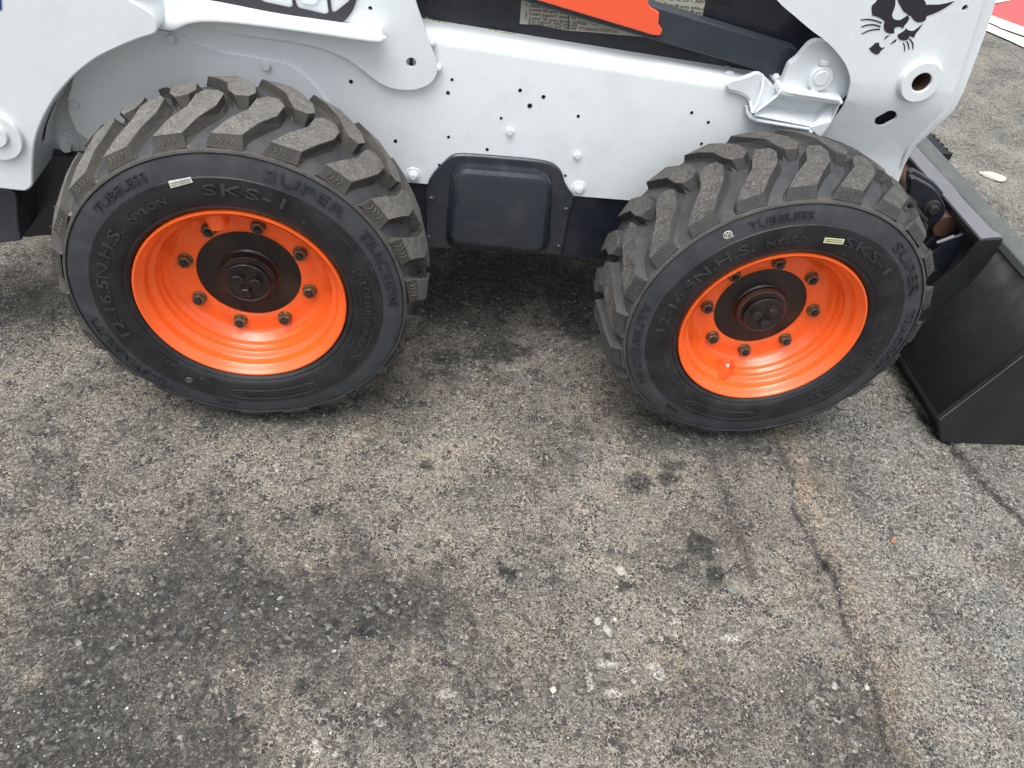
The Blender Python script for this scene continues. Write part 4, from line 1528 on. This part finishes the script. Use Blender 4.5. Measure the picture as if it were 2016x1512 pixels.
    for k in range(-2, 15):
        q = math.pi * min(max(k, 0), 12) / 12
        for R_, dst in ((.0200, vo), (.0165, vi)):
            cen = Vector((cx, .050, AX))
            off = et * (R_ * math.cos(q)) - ey * (R_ * math.sin(q))
            if k < 0: off = et * R_ + ey * (-k * .010)
            if k > 12: off = -et * R_ + ey * ((k - 12) * .010)
            dst.append((bm.verts.new(cen + off + er * .2035), bm.verts.new(cen + off + er * .160)))
    for i in range(len(vo) - 1):
        bm.faces.new((vo[i][0], vo[i + 1][0], vo[i + 1][1], vo[i][1]))
        bm.faces.new((vi[i][0], vi[i + 1][0], vi[i + 1][1], vi[i][1]))
        bm.faces.new((vo[i][1], vo[i + 1][1], vi[i + 1][1], vi[i][1]))
    finish(bm, 'valve_guard', ORANGE, wh, angle=50)
    bm = bmesh.new()
    c0 = Vector((cx, .050, AX))
    tube(bm, [c0 + er * .195, c0 + er * .176, c0 + er * .1755, c0 + er * .163, c0 + er * .160], [.0055, .005, .0058, .0055, .0030], 12)
    finish(bm, 'valve_stem', VALVE, wh, angle=40)
    # hub
    bm = bmesh.new()
    lathe(bm, [(.120, .0985), (.100, .0985), (.066, .0975), (.0625, .094), (.0605, .082), (.0590, .0775), (.0555, .0765), (.0550, .0735), (.0505, .0725), (.0500, .0625), (.0480, .0610), (.0465, .0622), (0, .0625)], cx, AX, 72)
    hub = finish(bm, 'hub', HUB, wh, angle=35)
    if seed == 2:
        bm = bmesh.new()
        lathe(bm, [(.0618, .090), (.0608, .0815), (.0594, .0770), (.0557, .0760)], cx, AX, 60)
        finish(bm, 'hub_ring', RUST, wh, angle=35)
    for k in range(3):
        a = R0 + math.radians(20 + 120 * k)
        bm = bmesh.new()
        hx, hz_ = cx + .0215 * math.cos(a) , AX + .0215 * math.sin(a) 
        lathe(bm, [(.0145, .063), (.0145, .0605), (0, .0605)], hx, hz_, 18)
        hexhead(bm, hx, hz_, .061, .051, .0125, jr.random())
        finish(bm, 'hub_bolt', HUB if seed == 1 else RUSTY, wh, angle=25)
    for k in range(8):
        a = R0 + math.radians(76.5 + 45 * k)
        nx_, nz_ = cx + .1362 * math.cos(a), AX + .1362 * math.sin(a)
        bm = bmesh.new()
        rot = jr.random()
        lathe(bm, [(.0165, .0938), (.0160, .0905), (.0135, .0885)], nx_, nz_, 20)
        hexhead(bm, nx_, nz_, .0915, .0775, .0152, rot)
        nut = finish(bm, 'lug_nut', NUT, wh, angle=25)
        bm = bmesh.new()
        lathe(bm, [(.0088, .0785), (.0088, .0772), (.0068, .0770), (.0066, .0720), (.0058, .0710), (0, .0710)], nx_, nz_, 14)
        finish(bm, 'wheel_stud', RUSTY, wh, angle=30)
    return wh


w_rear = build_wheel(0.0, 0.0, 0.0, LUGT, FLANKT, 1, 'rear wheel, dusty brown tread blocks, valve guard at the top of the rim')
w_front = build_wheel(WB, -21.5, -209.4, LUGF, FLANKF, 2, 'front wheel beside the bucket, valve guard at the bottom of the rim')


# stickers on the tyres
def sticker(pts, y, mat, parent, cx, lines, name='sticker'):
    q = [at(a, b, y) for a, b in pts]
    o = pydata(name, [tuple(p) for p in q] + [(p[0], p[1] + .0012, p[2]) for p in q], [(0, 1, 2, 3), (4, 5, 6, 7), (0, 1, 5, 4), (1, 2, 6, 5), (2, 3, 7, 6), (3, 0, 4, 7)], mat, parent, smooth=False)
    return o


ys = -.0140
def tyre_sticker(pts, mat, parent, rows):
    st = sticker(pts, ys, mat, parent, 0, None)
    q = [at(a, b, ys - .0004) for a, b in pts]
    bm = bmesh.new()
    for v0, v1 in rows:
        u = .06
        while u < .92:
            w = random.uniform(.008, .028)
            def P(uu, vv):
                return Vector(q[0] * (1 - uu) * (1 - vv) + q[1] * uu * (1 - vv) + q[2] * uu * vv + q[3] * (1 - uu) * vv)
            bm.faces.new([bm.verts.new(P(*k)) for k in ((u, v0), (u + w, v0), (u + w, v1), (u, v1))])
            u += w + random.uniform(.012, .03)
    finish(bm, 'sticker_print', INK, parent, smooth=False)


tyre_sticker([(331, 357.5), (374.5, 349), (379.5, 359), (336.5, 370.5)], STICK, w_rear, [(.25, .5), (.62, .85)])
tyre_sticker([(1624.5, 468.5), (1663, 471.5), (1659.5, 481.5), (1621, 478)], STICKY, w_front, [(.12, .38), (.52, .8)])
c = at(1433, 462.5, -.006)
bm = bmesh.new()
lathe(bm, [(.0098, -.0062), (.0086, -.0062), (.0086, -.0050), (.0098, -.0050)], c[0], c[2], 24, closed=True)
finish(bm, 'stamp_ring', STICK, w_front)
for body, dx, dz in (("04", -.0078, .0000), ("26", .0008, .0012), ("CJ", -.0064, -.0062), ("1W", .0014, -.0052)):
    me = text_mesh(body, .0085, .0002)
    me.transform(Matrix(((1, 0, 0, c[0] + dx), (0, 0, -1, -.0062), (0, 1, 0, c[2] + dz), (0, 0, 0, 1))))
    me.materials.clear()
    meshobj(me, 'stamp_print', STICK, w_front, smooth=False)
box('stamp_bar', (c[0] - .0006, -.0064, c[2] - .0086), (c[0] + .0004, -.0056, c[2] + .0086), STICK, w_front, bevel=0)
c = at(372, 748, -.026)
bm = bmesh.new()
lathe(bm, [(.0078, -.0262), (.0070, -.0262), (.0070, -.0250), (.0078, -.0250)], c[0], c[2], 20, closed=True)
lathe(bm, [(.0045, -.0262), (.0036, -.0262), (.0036, -.0250), (.0045, -.0250)], c[0], c[2], 8, closed=True)
finish(bm, 'stamp_ring', simple('pale_rubber', (.16, .15, .14), .6), w_rear)

# ------------------------------------------------------------------ bucket
bk = part_empty('bucket', loader, 'black bucket with bare worn lip')
YB = .033
pa, pb_, pc, pl = (1.885, 0.0), (1.830, .087), (1.955, .476), (2.016, .490)
PW = 1.86                                     # outer end of the bucket on the far side
# side plates
for y0, y1 in ((YB, YB + .012), (PW - .012, PW)):
    prism('side_plate', [pa, pb_, (1.934, .339), (1.953, .42), pc, pl, (2.30, .34), (2.72, .004), (2.60, .0)], y0, y1, BUCKET, bk, bevel=.0015)
# skin: floor, heel, back, rolled top
def skin(name, pts, mat, th=.009):
    vs, fs = [], []
    for x, z in pts:
        vs += [(x, YB + .012, z), (x, PW - .012, z)]
    for i in range(len(pts) - 1):
        fs.append((2 * i, 2 * i + 1, 2 * i + 3, 2 * i + 2))
    o = pydata(name, vs, fs, mat, bk, angle=5)
    so = o.modifiers.new('thick', 'SOLIDIFY'); so.thickness = th; so.offset = 1
    return o


skin('floor_plate', [(2.72, .012), (1.893, .012)], BUCKET)
skin('heel_plate', [(1.893, .004), (1.838, .088)], BUCKET)
skin('back_plate', [(1.838, .090), (1.942, .345), (1.962, .478)], BUCKET)
prism('end_wear_plate', [(1.886, .001), (1.8315, .0885), (1.934, .335), (2.20, .345), (2.55, .02), (2.5, .001)], YB - .0035, YB - .0002, BUCKET, bk, bevel=.0012)
bm = bmesh.new()
tube(bm, [(1.8325, YB - .003, .089), (1.884, YB - .003, .212), (1.9345, YB - .003, .336)], .0014, 6)
finish(bm, 'edge_weld', LIP, bk, angle=60)
bm = bmesh.new()
lip = [(1.9535, .462), (1.9540, .484), (1.962, .4905), (2.012, .4925), (2.019, .486), (2.014, .474), (1.99, .462)]
va = [bm.verts.new((x, YB - .004, z)) for x, z in lip]; vb = [bm.verts.new((x, PW, z)) for x, z in lip]
for i in range(len(lip)):
    j = (i + 1) % len(lip)
    bm.faces.new((va[i], va[j], vb[j], vb[i]))
bm.faces.new(va); bm.faces.new(vb[::-1])
finish(bm, 'top_lip', LIP, bk, angle=40, bevel=.002)
# serrated step standing on the lip
p0_ = at(1843, 282, .95)
bm = bmesh.new()
d = ray(1846, 285)
t_ = (2.055 - CAM[0]) / d[0]
P_ = CAM + d * t_
xs_, zs_ = 2.045, .50
# teeth along y, facing forward
y0, y1 = P_[1] - .10, P_[1] + .25
def serr(nm, xa, z_, ya, yb, depth, parent):
    pts = [(xa, ya)]
    k = int((yb - ya) / .030)
    for i in range(k):
        yy = ya + (yb - ya) * i / k
        pts += [(xa + depth - .006, yy + .003), (xa + depth + .012, yy + .010), (xa + depth + .010, yy + .020), (xa + depth - .006, yy + .026)]
    pts.append((xa, yb))
    bm = bmesh.new()
    a = [bm.verts.new((x, y, z_)) for x, y in pts]; b = [bm.verts.new((x, y, z_ - .035)) for x, y in pts]
    bm.faces.new(a); bm.faces.new(b[::-1])
    for i in range(len(pts)):
        j = (i + 1) % len(pts)
        bm.faces.new((a[i], a[j], b[j], b[i]))
    finish(bm, nm, BUCKET, parent, smooth=False)
gq = gp(1862, 290, .485)
serr('step_tread', 2.0185, .485, .835, 1.20, float(gq[0]) - 2.0185 - .006, bk)

# quick-attach frame between arm and bucket
qa = part_empty('attachment_frame', loader, 'rusty black quick-attach frame behind the bucket')
nb = np.array([(.339 - pb_[1]), 0, -(1.936 - pb_[0])]); nb = nb / np.linalg.norm(nb)      # normal of the back plate, pointing forward
def onb(px, py, off):
    """sight line meets the plane parallel to the bucket back, off metres towards the machine"""
    o_ = np.array([pb_[0], 0, pb_[1]]) - nb * off
    d = ray(px, py)
    t = ((o_ - CAM) @ nb) / (d @ nb)
    return CAM + d * t


zf = .486
f_pts = [gp(1930, 471, zf), gp(1976, 468, zf), gp(1968, 462, zf), gp(1905, 397, zf), gp(1850, 340, zf), gp(1820, 305, zf), gp(1790, 270, zf), gp(1770, 290, zf), gp(1803, 330, zf)]
fx1 = 1.952
solid_from([f_pts[0], f_pts[1], (fx1 - .004, f_pts[1][1] + .03, zf), (fx1 - .008, f_pts[1][1] + .20, zf), (fx1 - .003, f_pts[1][1] + .26, zf), (fx1 - .007, f_pts[1][1] + .42, zf), (fx1 - .003, f_pts[1][1] + .9, zf), (f_pts[0][0], f_pts[0][1] + .9, zf)], 'top_flange', FLANGE, qa, .008)
ye = float(f_pts[0][1]) - .002
ep = [(1976, 471), (1930, 473), (1905, 505), (1880, 532), (1846, 566), (1822, 596), (1800, 640), (1790, 690), (1830, 700), (1870, 650), (1920, 560)]
prism('end_plate', xz(ep, ye), ye, ye + .010, BUCKET, qa, bevel=.0015)
# rear plate of the frame, rusty, between the end plates
bp = [onb(a, b, .014) for a, b in ((1925, 474), (1790, 640), (1640, 470), (1770, 300))]
solid_from(bp, 'frame_back', RUSTY, qa, .006, 0)
def gus(pts, off_y, name='gusset', mat=BLACK):
    prism(name, xz(pts, off_y), off_y, off_y + .010, mat, qa, bevel=.0015)
yg1 = ye + .075
gus([(1904, 463), (1898, 461), (1862, 474), (1800, 540), (1790, 640), (1850, 560)], yg1)
yg2 = ye + .16
gus([(1884, 443), (1866, 446), (1850, 455), (1790, 520), (1790, 580), (1850, 520), (1895, 462)], yg2)
for px, py, yy in ((1880, 467, yg1), (1876, 441, yg2)):
    p = at(px, py, yy)
    q = at(px - 34, py + 13, yy)
    # bright worn top edge of the gusset
    solid_from([p, q, q + np.array([0, .010, .001]), p + np.array([0, .010, .001])], 'gusset_edge', FLANGE, qa, .002, 0)
# rusty pivot tube and the link with its bolt
bm = bmesh.new()
pt0 = onb(1846, 428, .07); pt1 = pt0 + np.array([0, .30, 0])
tube(bm, [pt0 + np.array([0, -.05, 0]), pt0, pt1], .034, 24)
finish(bm, 'pivot_tube', RUST, qa, angle=40)
yl = float(pt0[1]) - .055
lk = [(1793, 352), (1800, 350), (1830, 366), (1845, 378), (1856, 395), (1862, 410), (1858, 425), (1848, 436), (1836, 442), (1822, 455), (1812, 470), (1800, 476), (1795, 450), (1800, 425), (1790, 400)]
prism('link_arm', smooth_poly(xz(lk, yl), 3), yl, yl + .022, BLACK, qa, bevel=.004)
bc = at(1837, 412, yl - .01)
bm = bmesh.new(); lathe(bm, [(.024, yl + .001), (.024, yl - .004), (.021, yl - .006), (0, yl - .006)], bc[0], bc[2], 24)
hexhead(bm, bc[0], bc[2], yl - .005, yl - .020, .0155, .4)
finish(bm, 'link_bolt', RUSTY, qa, angle=25)
# spring rod beside it
bm = bmesh.new()
tube(bm, [at(1790, 398, yl - .02), at(1822, 434, yl - .02)], .0075, 12)
tube(bm, [at(1780, 388, yl - .015), at(1796, 404, yl - .015)], .014, 14)
tube(bm, [at(1812, 437, yl - .02), at(1818, 446, yl - .02), at(1821, 450, yl - .02)], [.009, .012, .010], 12)
finish(bm, 'spring_rod', RUSTY, qa, angle=40)
bm = bmesh.new()
tube(bm, [at(1786, 372, yl + .05), at(1806, 398, yl + .05)], .020, 16)
finish(bm, 'hydraulic_fitting', RUSTY, qa, angle=40)
# upper dark arm and an added black block for the unlit space behind
prism('frame_arm', smooth_poly(xz([(1790, 340), (1800, 335), (1840, 360), (1862, 385), (1880, 408), (1868, 420), (1846, 412), (1820, 400), (1790, 380)], yl + .08), 3), yl + .08, yl + .10, BARM, qa, bevel=.003)
box('dark_space_block', (1.60, yl + .22, .12), (1.80, yl + .9, .36), BLACK, qa)
lc = [onb(a, b, .055) for a, b in ((1803, 342), (1808, 336), (1822, 352), (1819, 356))]

# ------------------------------------------------------------------ loose pebbles
def pebble(px, py, rx, ry, ang, mat, label, seed, sub=2, flat=.62):
    p = gp(px, py); q = gp(px + rx, py)
    s = float(np.hypot(*(q - p)[:2]))
    me = stone_mesh('pebble', sub, mat, seed, s, s * ry / rx, min(s, s * ry / rx) * flat)
    o = bpy.data.objects.new('pebble', me)
    C.objects.link(o)
    zmin = min(v.co.z for v in me.vertices)
    o.location = (p[0], p[1], hgt(p[0], p[1]) - zmin * .8 + .0004)
    o.rotation_euler = (0, 0, math.radians(ang))
    tag(o, label, 'pebble')


pebble(1220.5, 1123.5, 13, 11, -30, ST_WHITE, 'flat creamy white round pebble, alone between two dark stains and the wheels', 11, 3, .3)
pebble(1175, 1225, 9, 10, 0, ST_GREY, 'small chunky grey pebble touching the long pale one', 12)
pebble(1195.5, 1245, 9, 16, 12, ST_GREY, 'long pale grey pebble beside the small chunky one', 13)
pebble(1087, 1361, 8, 8, 0, ST_WHITE, 'tiny bright white pebble above a dark one', 14)
pebble(1083, 1381, 9, 7, 15, ST_DARK, 'small dark slate pebble just below the tiny bright white one', 15)
pebble(1437, 1163, 13, 9, -50, ST_GREEN, 'grey green pointed stone chip below two dark oil spots', 16, 2, .35)
pebble(1247, 1343, 7, 7, 0, ST_GREY, 'small square grey pebble among the white chalky marks', 17)
pebble(1757, 1066, 6, 6, 0, ST_BROWN, 'reddish brown pebble right of the sandy crack', 18)
pebble(1952, 349, 22, 17, -14, ST_WHITE, 'large flat cream stone flake on the asphalt behind the bucket', 19, 3, .2)
pebble(1705, 1355, 6, 6, 0, ST_WHITE, 'small white pebble at the edge of the sandy crack', 20)
pebble(1641, 1352, 6, 9, -20, ST_GREY, 'oval grey pebble left of the sandy crack', 21)
